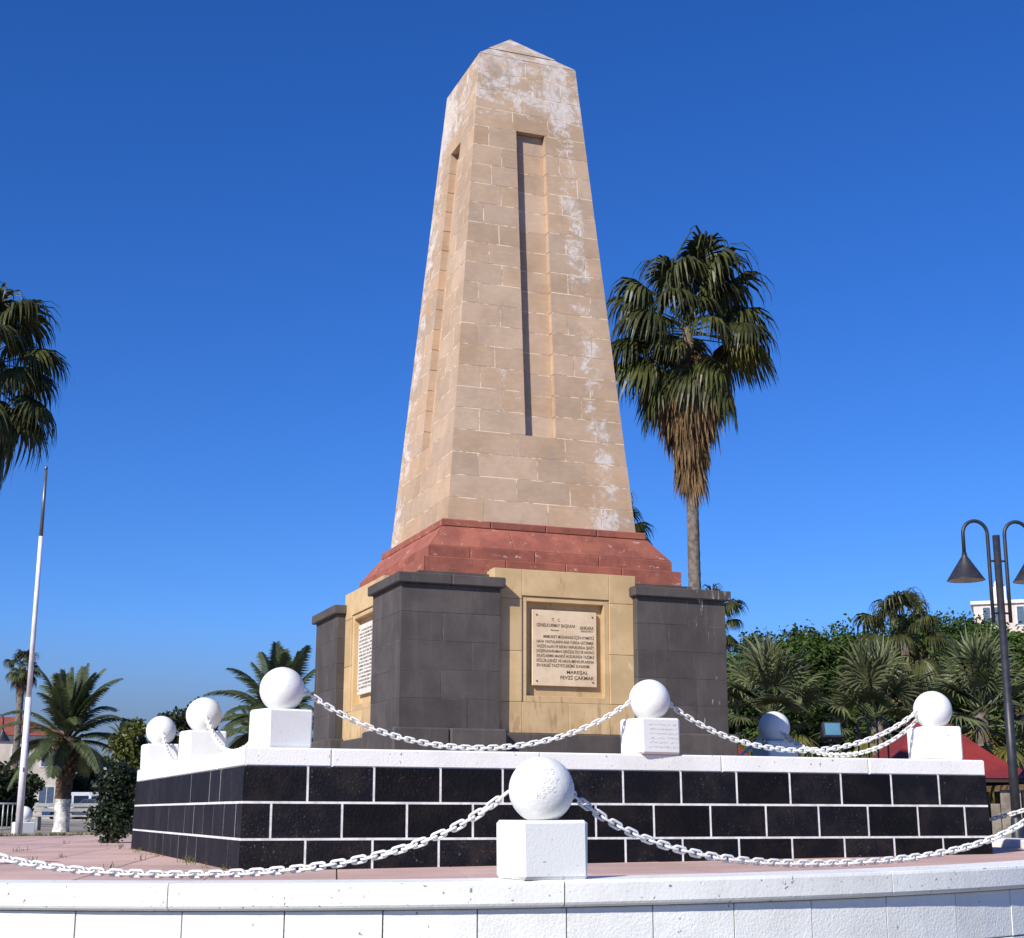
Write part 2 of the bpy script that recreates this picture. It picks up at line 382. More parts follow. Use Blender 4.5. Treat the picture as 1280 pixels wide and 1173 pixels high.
# plaza kerb at the far edge
for k in range(12):
    x0 = -10+k*1.0
    pm = MB(); pm.box(x0, x0+.985, 14.21, 14.36, UPZ-.1, gz(x0, 14)+.03, .008); pm.build('kerb_stone', simple('pale_kerb', (.50, .47, .42), .9, bs=.3) if k == 0 else bpy.data.materials['pale_kerb'], terr)

# ------------------------------------------------------------------ curved white retaining wall
wall = thing('retaining_wall', 'curved low white wall of rough panels under a rounded coping, in the foreground', 'wall', (TC.x, TC.y, LOWZ))
def ring_piece(a0, a1, prof, top_is_tilted, seg=6):
    """prof: closed list of (radius, z); z counted from the local coping top"""
    m = MB(); K = len(prof); vs = []
    for s_ in range(seg+1):
        a = a0+(a1-a0)*s_/seg
        for r, z in prof:
            x, y = r*math.sin(a), -r*math.cos(a)
            X, Y = TC.x+TR*math.sin(a), TC.y-TR*math.cos(a)
            vs.append((x, y, gz(X, Y)+.09+z-LOWZ if z > -5 else 0))
    fs = [(s_*K+k, s_*K+(k+1) % K, (s_+1)*K+(k+1) % K, (s_+1)*K+k) for s_ in range(seg) for k in range(K)]
    fs += [tuple(range(K))[::-1], tuple(seg*K+k for k in range(K))]
    m.add(vs, fs); return m
cop_prof = [(TR-.46, -.075), (TR-.46, -.012), (TR-.445, 0), (TR-.018, 0), (TR-.005, -.005), (TR, -.02), (TR, -.128), (TR-.008, -.142), (TR-.028, -.155), (TR-.07, -.157), (TR-.07, -.16), (TR-.45, -.16)]
cj = [-101.0, -83, -65.0, -46.5, -28.06, -9.57, 8.45, 26.6, 45, 63.5, 82, 100, 118, 136]
for a, b_ in zip(cj[:-1], cj[1:]):
    ring_piece(R(a+.035), R(b_-.035), cop_prof, True, 14).build('coping_stone', WCOP, wall)
wj = [-32.78, -27.48, -22.62, -18.04, -13.63, -9.38, -5.08, -.8, 3.62, 8.39, 13.48]
st = wj[0]
while st > -96: st -= 4.75; wj.insert(0, st)
st = wj[-1]
while st < 129: st += 4.75; wj.append(st)
RF = TR-.06
core = ring_piece(R(wj[0]), R(wj[-1]), [(RF-.35, -.162), (RF-.012, -.162), (RF-.012, -9), (RF-.35, -9)], True, 80)
core.build('mortar_bed', simple('grey_joint', (.20, .195, .19), .95), wall)
rows = [-.163, -.475, -.80, -1.13]
for ri in range(3):
    z1, z0 = rows[ri], rows[ri+1]+.007
    for a, b_ in zip(wj[:-1], wj[1:]):
        sh = 0 if ri != 1 else 2.3
        c_ = .006; e = rnd.uniform(-.003, .003)
        prof = [(RF-.1, z0), (RF-c_+e, z0), (RF+e, z0+c_), (RF+e, z1-c_), (RF-c_+e, z1), (RF-.1, z1)]
        ring_piece(R(a+sh+.035), R(b_+sh-.035), prof, True, 2).build('wall_panel', WWALL, wall)

# ------------------------------------------------------------------ black tiled platform
plat = thing('stepped_platform', 'square platform clad in black tiles with white joints and a white coping', 'platform')
A0, A1, ZC, ZT = 3.80, 3.785, .823, .982
def hp(z): return A0 + (A1-A0)*z/ZC
def face_piece(k, xl, xr, z0, z1, h, t0, T, c, name, mt, parent, jit=0.0):
    """piece on battered face k. xl/xr: number, or None for the mitred arris; h: half size as f(z)"""
    t0 = t0 + (rnd.uniform(-jit, jit) if jit else 0)
    def P(side, z, t, ins):
        hh = h(z)
        if side < 0: x = -(hh-t)+ins*.6 if xl is None else xl+ins
        else: x = (hh-t)-ins*.6 if xr is None else xr-ins
        return (x, -(hh-t), z)
    vs = []
    for t, ins in ((t0, c), (t0+c, 0), (T, 0)):
        if c == 0 and ins == 0 and t == t0+c and t != T and len(vs) == 4: continue
        vs += [P(-1, z0+ins, t, ins), P(1, z0+ins, t, ins), P(1, z1-ins, t, ins), P(-1, z1-ins, t, ins)]
    L = len(vs)//4; fs = [(0, 1, 2, 3)]
    for l in range(L-1):
        for q in range(4): fs.append((l*4+q, (l+1)*4+q, (l+1)*4+(q+1) % 4, l*4+(q+1) % 4))
    M = rot90(k)
    mm = MB(); mm.add([M @ Vector(p) for p in vs], fs)
    if name is None: return mm
    return mm.build(name, mt, parent)
gb = MB()
for k in range(4):
    q = face_piece(k, None, None, -.3, ZC, hp, .0022, .3, 0, None, None, None); gb.add(q.v, q.f)
gb.build('grout', GROUT, plat)
rowz = [(-.30, .222), (.222, .525), (.525, ZC)]; G = .0105
base13 = [-3.83, -3.24, -2.65, -2.055, -1.46, -.865, -.27, .32, .91, 1.49, 2.07, 2.645, 3.215]
base2 = [-3.55, -2.94, -2.35, -1.75, -1.155, -.56, .03, .62, 1.22, 1.80, 2.36, 2.93, 3.50]
for k in range(4):
    for ri, (z0, z1) in enumerate(rowz):
        js = [j+rnd.uniform(-.008, .008) for j in (base2 if ri == 1 else base13) if abs(j) < 3.7]
        js = [None]+js+[None]
        for a, b_ in zip(js[:-1], js[1:]):
            face_piece(k, None if a is None else a+G, None if b_ is None else b_-G, z0+(G if ri else 0), z1-(G if ri < 2 else 0), hp,
                       -.001, .05, .0022, 'tile', TILE, plat, .0009)
cp = 3.783
for k in range(4):
    js = [None, -2.86+rnd.uniform(-.2, .2), -1.1, .75+rnd.uniform(-.2, .2), 2.4, None]
    for a, b_ in zip(js[:-1], js[1:]):
        M = rot90(k); c = .014
        o = face_piece(k, None if a is None else a+.0012, None if b_ is None else b_-.0012, ZC, ZT, lambda z: cp, rnd.uniform(-.002, .003), .55, c, 'coping_stone', WCOP, plat)
pf = MB(); pf.add([(-3.3, -3.3, .93), (3.3, -3.3, .93), (3.3, 3.3, .93), (-3.3, 3.3, .93)], [(0, 1, 2, 3)])
pf.build('platform_floor', simple('pale_floor', (.42, .36, .31), .9, (.34, .29, .25), 2), plat)

# ------------------------------------------------------------------ the monument
mon = thing('obelisk_monument', 'tall tan stone obelisk on a red stepped base between dark corner piers', 'monument')
# basalt lower body
low = MB(); low.box(-1.62, 1.62, -1.62, 1.62, .9, 2.95); lower = low.build('lower_core', BAS, mon)
PBH, PIN, ZP, ZCB, ZCT = 1.89, .795, 1.29, 2.765, 2.873
def box_stone(k, x0, x1, y0, y1, z0, z1, c, name, mt, parent):
    m = MB(); m.box(x0, x1, y0, y1, z0, z1, c, rot90(k)); return m.build(name, mt, parent)
for k in range(4):
    # pier k sits at the (-x,-y) corner before rotation
    pier = MB(); pier.box(-PBH+.004, -PIN-.004, -PBH+.004, -PIN-.004, .9, ZCB-.002, 0, rot90(k))
    pier = pier.build('corner_pier', MORTB, mon)
    nC = 5; zs = [ZP+(ZCB-ZP)*i/nC for i in range(nC+1)]
    for i in range(nC):
        sp = -PIN-.62 if i % 2 else -PIN-.34; sq = -PIN-.36 if i % 2 else -PIN-.66
        g = .0022
        sp += rnd.uniform(-.05, .05); sq += rnd.uniform(-.05, .05)
        z0, z1 = zs[i]+g*.7, zs[i+1]-g*.7
        for (x0, x1, y0, y1) in ((-PBH, sp-g, -PBH, sq-g), (sp+g, -PIN, -PBH, sq-g), (-PBH, sp-g, sq+g, -PIN), (sp+g, -PIN, sq+g, -PIN)):
            e = rnd.uniform(0, .0025)
            box_stone(k, x0+(e if x0 == -PBH else 0), x1, y0+(e if y0 == -PBH else 0), y1, z0, z1, .003, 'stone', BAS, pier)
    for (x0, x1) in ((-1.942, -1.35), (-1.346, -.752)):
        box_stone(k, x0, x1, -1.942, -.752, ZCB, ZCT, .01, 'cap_stone', BAS, pier)
    for (x0, x1) in ((-1.965, -1.36), (-1.357, -.735)):
        box_stone(k, x0, x1, -1.965, -.735, .9, ZP, .02, 'plinth_stone', BAS, pier)
    box_stone(k, -.733, .733, -1.835, -1.5, .9, 1.258, .012, 'plinth_stone', BAS, lower)

# yellow panels with the tablets
def panel(k):
    yF = -1.79; pn = MB(); pn.box(-.826, .826, -1.66, -1.55, 1.26, 2.99, 0, rot90(k))
    pn = pn.build('tablet_panel', TAN, mon)
    B = lambda x0, x1, z0, z1, y0, y1, c=.004: box_stone(k, x0, x1, y0, y1, z0, z1, c, 'stone', TAN, pn)
    g = .0015
    for (x0, x1) in ((-.83, -.512), (.512, .83)):
        B(x0, x1, 1.262, 1.585, yF, -1.64); B(x0, x1, 1.588, 2.12, yF, -1.64); B(x0, x1, 2.123, 2.68, yF, -1.64); B(x0, x1, 2.683, 3.0, yF, -1.64)
    B(-.512+g*2, .02, 1.262, 1.585, yF+.001, -1.64); B(.023, .512-g*2, 1.262, 1.585, yF+.0015, -1.64)
    B(-.512+g*2, .512-g*2, 2.716, 3.0, yF+.001, -1.64)
    # stepped moulding
    yM = yF+.018
    B(-.51, -.452, 1.588, 2.713, yM, -1.65); B(.452, .51, 1.588, 2.713, yM, -1.65)
    B(-.450, .450, 2.66, 2.713, yM+.001, -1.65); B(-.450, .450, 1.588, 1.655, yM+.001, -1.65)
    bk = box_stone(k, -.45, .45, -1.69, -1.672, 1.6, 2.7, .001, 'stone', TAN, pn)
    return pn
pans = [panel(k) for k in range(4)]

def text_mesh(s, x0, x1, zc, hgt, slant=0.0):
    cu = bpy.data.curves.new('t', 'FONT'); cu.body = s; cu.align_x = 'LEFT'; cu.size = 1; cu.shear = slant; cu.resolution_u = 3; cu.offset = .018
    o = bpy.data.objects.new('t', cu); col.objects.link(o); bpy.context.view_layer.update()
    me = bpy.data.meshes.new_from_object(o.evaluated_get(bpy.context.evaluated_depsgraph_get()))
    V = [v.co.copy() for v in me.vertices]; F = [tuple(p.vertices) for p in me.polygons]
    bpy.data.objects.remove(o); bpy.data.curves.remove(cu); bpy.data.meshes.remove(me)
    if not V: return [], []
    mx0, mx1 = min(v.x for v in V), max(v.x for v in V); cap = .72
    return [(x0+(v.x-mx0)/(mx1-mx0)*(x1-x0), 0, zc+(v.y-cap/2)/cap*hgt) for v in V], F
def plaque(k, mt, front):
    px0, px1, pz0, pz1 = -.372, .38, 1.768, 2.58; yP = -1.735
    t = MB(); t.box(px0, px1, yP, yP+.028, pz0, pz1, .004, rot90(k)); pl = t.build('plaque', mt, mon)
    for sx in (px0+.05, px1-.05):
        for sz in (pz0+.05, pz1-.055):
            q = MB(); q.tube([rot90(k) @ Vector((sx, yP+.01, sz)), rot90(k) @ Vector((sx, yP-.007, sz))], .0085, 8); q.build('bolt', DARKM, pl)
    W, H = px1-px0, pz1-pz0; tm = MB(); M = rot90(k) @ Matrix.Translation((0, yP-.0012, 0))
    if front:
        L = [('T . C .', .30, .46, .126, .034), ('GENELKURMAY BAŞKANI', .065, .66, .20, .036), ('ANKARA', .735, .955, .212, .034), ('30/6/941', .745, .945, .262, .018),
             ('Personel', .28, .41, .262, .020), ('MEMLEKET MÜDAFAASI İÇİN KIYMETLİ', .17, .955, .35, .032), ('HAVA VASITALARINI ANA YURDA GETİRMEK', .065, .955, .417, .032),
             ('VAZİFE ALAN VE REFAH VAPURUNDA ŞEHİT', .065, .955, .48, .032), ('DÜŞEN,KAHRAMAN DENİZALTICI VE HAVACI', .065, .955, .542, .032),
             ('EVLATLARIMIN MANEVİ HUZURUNDA TAZİMLE', .065, .955, .604, .032), ('EĞİLİR,DENİZ VE HAVA MENSUPLARINA', .065, .955, .668, .032),
             ('EN KALBİ TAZİYETLERİMİ SUNARIM.', .065, .89, .730, .032), ('MAREŞAL', .53, .86, .812, .036), ('FEVZİ ÇAKMAK', .43, .955, .884, .038)]
        for s_, a, b_, zf, hh in L:
            V, F = text_mesh(s_, px0+a*W, px0+b_*W, pz1-zf*H, hh, .25 if s_ in ('Personel', '30/6/941') else 0)
            if V: tm.add([M @ Vector(v) for v in V], F)
        tm.box(px0+.735*W, px0+.955*W, -.0002, .0006, pz1-.2405*H, pz1-.237*H, 0, M)
    else:                                        # worn, unreadable rows of engraved strokes
        for r_ in range(17):
            z = pz1-.07-r_*.0415; x = px0+.05+(.08 if r_ in (0,) else 0)
            while x < px1-.06:
                if rnd.random() < .14: x += .014; continue
                w = rnd.uniform(.011, .016); hh = .022
                tm.box(x, x+.0035, -.0002, .0006, z-hh/2, z+hh/2, 0, M)
                tm.box(x+.0036, x+w, -.0002, .0006, z+rnd.choice((-1, 0, 1))*hh*.4-.002, z+rnd.choice((0,))*.0+.002+rnd.uniform(0, .004), 0, M) if False else None
                zz = z+rnd.choice((-.42, 0, .42))*hh; tm.box(x+.0036, x+w, -.0002, .0006, zz-.0018, zz+.0018, 0, M)
                if rnd.random() < .6: tm.box(x+w+.0001, x+w+.0034, -.0002, .0006, z-hh/2, z+hh/2, 0, M)
                x += w+.0085
    tag(tm.build('inscription', INK, pl), kind='stuff')
    return pl
plaque(0, PLAQ, True); plaque(1, PLAQW, False)['label'] = 'white marble plaque with dense worn rows of engraved lettering'

# red base
red = MB(); red.box(-1.15, 1.15, -1.15, 1.15, 2.86, 3.61); red = red.build('red_base', RED, mon)
def tier(h, z0, z1, T, cuts, jit=.002, c=.006):
    for k in range(4):
        js = [None]+[x+rnd.uniform(-.06, .06) for x in cuts]+[None]
        for a, b_ in zip(js[:-1], js[1:]):
            face_piece(k, None if a is None else a+.0015, None if b_ is None else b_-.0015, z0, z1, h, 0, T, c, 'stone', RED, red, jit)
tier(lambda z: 1.534, 2.862, 3.130, .4, (-.62, .1, .8), c=.009)
tier(lambda z: 1.458, 3.132, 3.262, .4, (-.95, -.25, .52), c=.009)
tier(lambda z: 1.245+(1.445-1.245)*(3.524-z)/(3.524-3.264), 3.264, 3.522, .33, (-.45, .35), c=.006)
tier(lambda z: 1.239, 3.524, 3.612, .3, (-.7, .05, .65), c=.012)

# shaft
SB, ST, ZSB, ZST = 1.150, .6468, 3.612, 9.6786
def hs(z): return SB + (ST-SB)*(z-ZSB)/(ZST-ZSB)
REC, RZ0, RZ1, RD = .1887, 4.695, 8.65, .09
sh = MB(); i_ = .16
vs_ = [(sx*(hs(z)-i_), sy*(hs(z)-i_), z) for z in (ZSB-.02, ZST-.01) for sx, sy in ((-1,-1),(1,-1),(1,1),(-1,1))]
sh.add(vs_, [(3,2,1,0),(4,5,6,7),(0,1,5,4),(1,2,6,5),(2,3,7,6),(3,0,4,7)])
shaft = sh.build('shaft', MORT, mon)
bedm = MB(); e = .0012
for k in range(4):
    for (xl, xr, z0, z1, t0) in ((None, None, ZSB, RZ0-.006, e), (None, None, RZ1+.006, ZST-.004, e), (None, -REC-.008, RZ0-.006, RZ1+.006, e), (REC+.008, None, RZ0-.006, RZ1+.006, e), (-REC+.001, REC-.001, RZ0+.002, RZ1-.002, RD+e)):
        q = face_piece(k, xl, xr, z0, z1, hs, t0, .17, 0, None, None, None); bedm.add(q.v, q.f)
bedm.build('mortar_bed', MORT, shaft)
courses = [ZSB+(RZ0-ZSB)*i/4 for i in range(4)] + [RZ0+(RZ1-RZ0)*i/15 for i in range(15)] + [RZ1+(ZST-RZ1)*i/4 for i in range(5)]
back = MB()
for k in range(4):
    for ci in range(len(courses)-1):
        z0, z1 = courses[ci]+.0045, courses[ci+1]-.0045; hm = hs((z0+z1)/2); J = .0045
        inrec = RZ0-.01 < courses[ci] < RZ1-.01
        if inrec:
            fl = hm-REC; cut = (.34, .62)[ci % 2]+rnd.uniform(-.1, .1); cut2 = (.62, .36)[ci % 2]+rnd.uniform(-.1, .1)
            segs = [(None, -hm+fl*cut, 0), (-hm+fl*cut, -REC, 0), (REC, REC+fl*cut2, 0), (REC+fl*cut2, None, 0)]
            segs.append((-REC, REC, RD))
        else:
            L = [(-.62, .02, .60), (-.27, .33), (-.64, -.08, .52), (-.30, .25), ][ci % 4] if ci < 4 else [(-.2, .35), (-.42, .12, .6), (-.1, .45), (-.35, .3)][ci % 4]
            sc = hm/1.1; xs = [None]+[l*sc*1.15+rnd.uniform(-.05, .05) for l in L]+[None]
            segs = [(a, b_, 0) for a, b_ in zip(xs[:-1], xs[1:])]
        for a, b_, dp in segs:
            aa = None if a is None else a+(J if not (inrec and abs(abs(a)-REC) < 1e-6) else 0)
            bb = None if b_ is None else b_-(J if not (inrec and abs(abs(b_)-REC) < 1e-6) else 0)
            if dp: aa, bb = -REC+.0005, REC-.0005
            j_ = rnd.uniform(-.001, .0005)
            if k in (0, 1): face_piece(k, aa, bb, z0, z1, hs, dp+j_, .16 if not dp else .165, .0015, 'stone', SAND, shaft)
            else:
                q = face_piece(k, aa, bb, z0, z1, hs, dp+j_, .16, .0015, None, None, None); back.add(q.v, q.f)
tag(back.build('stonework', SAND, shaft), kind='stuff')
# pyramid cap in two courses
cap = MB(); zA = 10.321; zm = ZST+(zA-ZST)*.30
vs_ = [(sx*ST, sy*ST, ZST+.001) for sx, sy in ((-1,-1),(1,-1),(1,1),(-1,1))]
hm = ST*(1-.30); vs_ += [(sx*hm, sy*hm, zm-.004) for sx, sy in ((-1,-1),(1,-1),(1,1),(-1,1))]
cap.add(vs_, [(3,2,1,0),(0,1,5,4),(1,2,6,5),(2,3,7,6),(3,0,4,7),(4,5,6,7)]); cap = cap.build('pyramid_cap', SAND, mon)
m = MB(); hm2 = hm+.006; m.add([(sx*hm2, sy*hm2, zm+.004) for sx, sy in ((-1,-1),(1,-1),(1,1),(-1,1))]+[(0, 0, zA)], [(3,2,1,0),(0,1,4),(1,2,4),(2,3,4),(3,0,4)])
m.build('stone', SAND, cap)

# ------------------------------------------------------------------ ball bollards and chains
def ball_mesh(r=.196):
    m = MB(); n1, n2 = 36, 22; vs = []
    for i in range(n2+1):
        th = math.pi*(.145+(1-.145)*1.0*i/n2) if False else math.pi*i/n2
        for k in range(n1):
            a = 2*math.pi*k/n1; p = Vector((math.sin(th)*math.cos(a), math.sin(th)*math.sin(a), math.cos(th)))
            q = r*(1+.006*noise.noise(p*2.1)+.003*noise.noise(p*6)); z = max(p.z*q, -.905*r); vs.append((p.x*q, p.y*q, z))
    fs = [(i*n1+k, (i+1)*n1+k, (i+1)*n1+(k+1) % n1, i*n1+(k+1) % n1) for i in range(n2) for k in range(n1)]
    m.add(vs, fs, True); return m.mesh('ball')
BALLM = ball_mesh(); BALLM.materials.append(WBALL)
def block_mesh(w, h, seed):
    rr = random.Random(seed); bm = MB(); bm.box(-w/2, w/2, -w/2, w/2, 0, h, .019)
    bm.v = [(x+rr.uniform(-.004, .004), y+rr.uniform(-.004, .004), z+(rr.uniform(-.004, .004) if z > .05 else 0)) for x, y, z in bm.v]
    me = bm.mesh('block'); me.materials.append(WBLK); return me
BLKM = [block_mesh(.42, .335, s_) for s_ in range(3)]
RINGM = MB(); RINGM.tube([(math.cos(a)*.022, 0, math.sin(a)*.022) for a in [2*math.pi*i/12 for i in range(13)]], .006, 6, False)
RINGM = RINGM.mesh('ring'); RINGM.materials.append(WCHAIN)
def bollard(x, y, z, th, label, group, scale=1.0, i=0):
    t = thing('ball_bollard', label, 'bollard', (x, y, z), R(th), group); t.scale = (scale,)*3
    obj('block', BLKM[i % 3], None, t); b = obj('ball', BALLM, None, t); b.location = (0, 0, .335+.177); b.rotation_euler = (0, 0, i*1.3)
    return t
GP = 'ball bollards on the platform coping'
PB = {'FL': (-3.43, -3.50, 13, 'white ball on a block at the near left corner of the black platform'),
      'FM': (.09, -3.615, 5, 'white ball on a block before the yellow panel with the framed plaque'),
      'FR': (3.40, -3.50, -12, 'white ball on a block at the right end of the platform, before a red roof'),
      'LM': (-3.50, .30, 8, 'white ball on a block halfway along the left side of the platform'),
      'LB': (-3.50, 3.80, 5, 'white ball on a block at the far left corner, smallest of the platform row'),
      'RM': (3.50, -.13, 0, 'ball on a block in the bluish shadow of the monument, only its crown sunlit'),
      'BM': (0, 3.5, 0, 'white ball on a block at the back of the platform, behind the obelisk'),
      'BR': (3.5, 3.5, 0, 'white ball on a block at the far right corner of the platform')}
for i, (k, (x, y, th, lb)) in enumerate(PB.items()):
    bollard(x, y, ZT+.001, th, lb, GP, 1.0, i)
def ring_pt(a, r): return TC.x+r*math.sin(R(a)), TC.y-r*math.cos(R(a))
GW = 'ball bollards along the curved wall'; WB = {}
for i, (a, lb) in enumerate(((-48, 'white ball on a block on the curved wall, just out of frame on the left'),
        (-10.3, 'large white ball on a block in the centre foreground, on the curved white wall'),
        (31, 'white ball on a block on the curved wall, just out of frame on the right'), (66, 'white ball on a block farther round the right of the curved wall'),
        (127, 'white ball on a block at the rear end of the wall, hidden behind the platform'))):
    x, y = ring_pt(a, TR-.235); z = gz(*ring_pt(a, TR))+.091
    bollard(x, y, z, a*.85+11.5 if i != 1 else 2.0, lb, GW, 1.03, i); WB[a] = Vector((x, y, z+.512*1.03))
# chain link
lk = MB(); P_ = []; L2, W2 = .030, .0195
for i in range(6): an = -math.pi/2+math.pi*i/5; P_.append((L2+W2*math.cos(an), W2*math.sin(an), 0))
for i in range(6): an = math.pi/2+math.pi*i/5; P_.append((-L2+W2*math.cos(an), W2*math.sin(an), 0))
P_.append(P_[0]); lk.tube(P_, .0088, 6, False); LINK = lk.mesh('link'); LINK.materials.append(WCHAIN)
PITCH_L = .066
def chain(p, q, low, label, group, r=.2, flat=1.55):
    p, q = Vector(p), Vector(q); d = (q-p); dh = Vector((d.x, d.y, 0)).normalized()
    p = p+dh*(r-.012); q = q-dh*(r-.012); sag = (p.z+q.z)/2-low
    t = thing('chain', label, 'chain', ((p.x+q.x)/2, (p.y+q.y)/2, low), 0, group); base = t.location.copy()
    K = 600; pts = []
    aa = flat                                        # catenary shape
    for i in range(K+1):
        u = i/K; s_ = (math.cosh(aa)-math.cosh(aa*(2*u-1)))/(math.cosh(aa)-1)
        v = p.lerp(q, u); v.z -= sag*s_; pts.append(v)
    acc = 0; nxt = PITCH_L*.3; n = 0
    for i in range(K):
        seg = (pts[i+1]-pts[i]); ln = seg.length
        while acc+ln >= nxt:
            c = pts[i]+seg*((nxt-acc)/ln); t_ = seg.normalized(); sd_ = Vector((0, 0, 1)).cross(t_).normalized()
            o = obj('link', LINK, None, t); rm = Matrix((t_, sd_, t_.cross(sd_))).transposed().to_4x4()
            ro = (0 if n % 2 else math.pi/2)+math.pi/4*.35+rnd.uniform(-.22, .22)
            o.matrix_local = Matrix.Translation(c-base) @ rm @ Matrix.Rotation(ro, 4, 'X'); n += 1; nxt += PITCH_L
        acc += ln
    return t
pb = {k: Vector((v[0], v[1], ZT+.512-.01)) for k, v in PB.items()}
GC = 'white chains between the platform bollards'
chain(pb['FL']+Vector((0, 0, .02)), pb['FM'], 1.02, 'white chain sagging across the dark left pier, before the monument', GC)
chain(pb['FM'], pb['FR'], 1.055, 'white chain sagging from the middle ball to the right end ball of the platform', GC)
chain(pb['FR']+Vector((0, .05, -.05)), pb['RM']+Vector((0, 0, -.06)), 1.10, 'white chain running from the right end ball back to the shadowed ball', GC)
chain(pb['LM']-Vector((0, 0, .03)), pb['FL']-Vector((0, 0, .03)), 1.03, 'white chain between the near two balls on the platform left side', GC)
chain(pb['LB']-Vector((0, 0, .03)), pb['LM']-Vector((0, 0, .03)), 1.03, 'white chain between the far two balls on the platform left side', GC)
chain(pb['RM'], pb['BR'], 1.05, 'white chain behind the shadowed ball, along the platform right side', GC)
chain(pb['LB'], pb['BM'], 1.05, 'white chain along the back of the platform, left of the obelisk', GC)
GF = 'white chains along the curved wall'
ka = list(WB)
lows = [gz(*ring_pt(-25, TR))+.115, gz(*ring_pt(5, TR))+.125, .25, .27]
lbs = ['white chain hanging low along the wall, left of the foreground ball', 'white chain hanging low along the wall, right of the foreground ball',
       'white chain on the curved wall beyond the right picture edge', 'short stretch of white chain past the right corner of the platform']
for a, b_, lo_, lb in zip(ka[:-1], ka[1:], lows, lbs): chain(WB[a]+Vector((0, 0, .0)), WB[b_]+Vector((0, 0, 0)), lo_, lb, GF, .206, 3.2)

# faint scratched letters on the foreground ball
fb = [o for o in bpy.data.objects if o.get('label', '').startswith('large white ball')][0]
bl_ = [c for c in fb.children if c.name.startswith('ball')][0]
def scrawl():
    m = MB(); view = (CAM-WB[-10.3]).normalized(); view = Matrix.Rotation(-R(2), 3, 'Z') @ view
    ax = Vector((0, 0, 1)).cross(view).normalized(); ay = view.cross(ax)
    G_ = {'E': [[(1,1),(0,1),(0,0),(1,0)],[(0,.5),(.8,.5)]], 'S': [[(1,.9),(.5,1),(0,.8),(.2,.55),(.8,.45),(1,.2),(.5,0),(0,.1)]], 'G': [[(1,.9),(.4,1),(0,.5),(.4,0),(1,.15),(1,.5),(.6,.5)]],
          'C': [[(1,.9),(.4,1),(0,.5),(.4,0),(1,.1)]], 'Y': [[(0,1),(.5,.5),(1,1)],[(.5,.5),(.5,0)]], 'o': [[(.5,1),(0,.5),(.5,0),(1,.5),(.5,1)]], 'R': [[(0,0),(0,1),(.8,.9),(.8,.55),(0,.5),(1,0)]], 'Z': [[(0,1),(1,1),(0,0),(1,0)]]}
    def put(s_, x, y, h):
        for ch in s_:
            for st_ in G_[ch]:
                pts = []
                for a, b_ in st_:
                    u, v = x+a*h*.75+rnd.uniform(-.003, .003), y+b_*h+rnd.uniform(-.003, .003)
                    w = math.sqrt(max(.0, .1945**2-u*u-v*v)); pts.append(ax*u+ay*v+view*w)
                dn = []
                for p, q in zip(pts[:-1], pts[1:]):
                    for s2 in range(5):
                        c = p.lerp(q, s2/5); dn.append(c.normalized()*.1962)
                dn.append(pts[-1].normalized()*.1962); m.tube(dn, .0011, 4)
            x += h*1.05
    put('ESG', -.015, .085, .034); put('GoY', .012, .035, .034); put('oSC', .008, -.012, .030); put('RZ', -.015, -.05, .028)
    mi = fb.rotation_euler.to_matrix().inverted()
    m.v = [tuple(mi @ Vector(p)) for p in m.v]
    o = m.build('scratched_letters', PENCIL, fb); o.location = bl_.location
scrawl()
mb_ = [o for o in bpy.data.objects if o.get('label', '').startswith('white ball on a block before')][0]
pm_ = MB()
for r_ in range(6):
    x = -.15+rnd.uniform(0, .03); z = .275-r_*.042
    while x < .17:
        if rnd.random() < .2: x += .014; continue
        w = rnd.uniform(.008, .016); P2 = [(x+w*k/3, -.2118, z+rnd.uniform(-.009, .009)) for k in range(4)]
        pm_.tube(P2, .0010, 3); x += w+.005
tag(pm_.build('pencil_rows', simple('faint_pencil', (.60, .57, .57), .8), mb_), kind='stuff')
# far bollard near the flagpole
HF = Vector((math.sin(YAW), math.cos(YAW), 0))
def zof(v, hd): return CAM.z + hd*math.tan(PITCH-math.atan((v-586.5)/FPX))
def place(u, v, hd):
    """point at horizontal distance hd (metres along the view) seen at column u, row v"""
    z = zof(v, hd); dep = hd*math.cos(PITCH)+(z-CAM.z)*math.sin(PITCH)
    p = CAM+HF*hd+rt0*((u-640)/FPX*dep); return Vector((p.x, p.y, z))
def foot(u, hd, v=1000, z=UPZ): p = place(u, v, hd); return Vector((p.x, p.y, z))
p = foot(33, 37); bollard(p.x, p.y, UPZ, 20, 'small distant white ball on a block beside the flagpole', None, 1.0, 2)

# ------------------------------------------------------------------ palms
FAN_D = mat_leaf('fan_leaf_dark', (.070, .076, .020), (.030, .035, .010), .42, 2.0, .15, .3)
FAN_G = mat_leaf('fan_leaf_grey', (.150, .165, .075), (.085, .11, .045), .55, 2.0, .2)
FAN_Y = mat_leaf('fan_leaf_yellowing', (.135, .125, .025), (.085, .085, .02), .42, 2.0, .2)
DRY = mat_leaf('dry_leaf', (.24, .155, .075), (.13, .08, .04), .8, 2.5, .15, .2)
DRYW = mat_leaf('bleached_leaf', (.50, .44, .36), (.30, .25, .19), .8, 3, .15, .2)
DATE = mat_leaf('date_leaf', (.085, .105, .040), (.05, .07, .026), .5, 2.0, .2)
BARK = simple('palm_bark', (.20, .165, .135), .95, (.11, .088, .07), 7, bs=.9, bscale=14, objc=True)
BARKD = simple('date_bark', (.13, .085, .055), .95, (.065, .042, .03), 9, bs=.9, bscale=20, objc=True)
LIME = simple('limewash', (.72, .71, .68), .9, (.42, .38, .34), 7, bs=.8, bscale=20, objc=True)
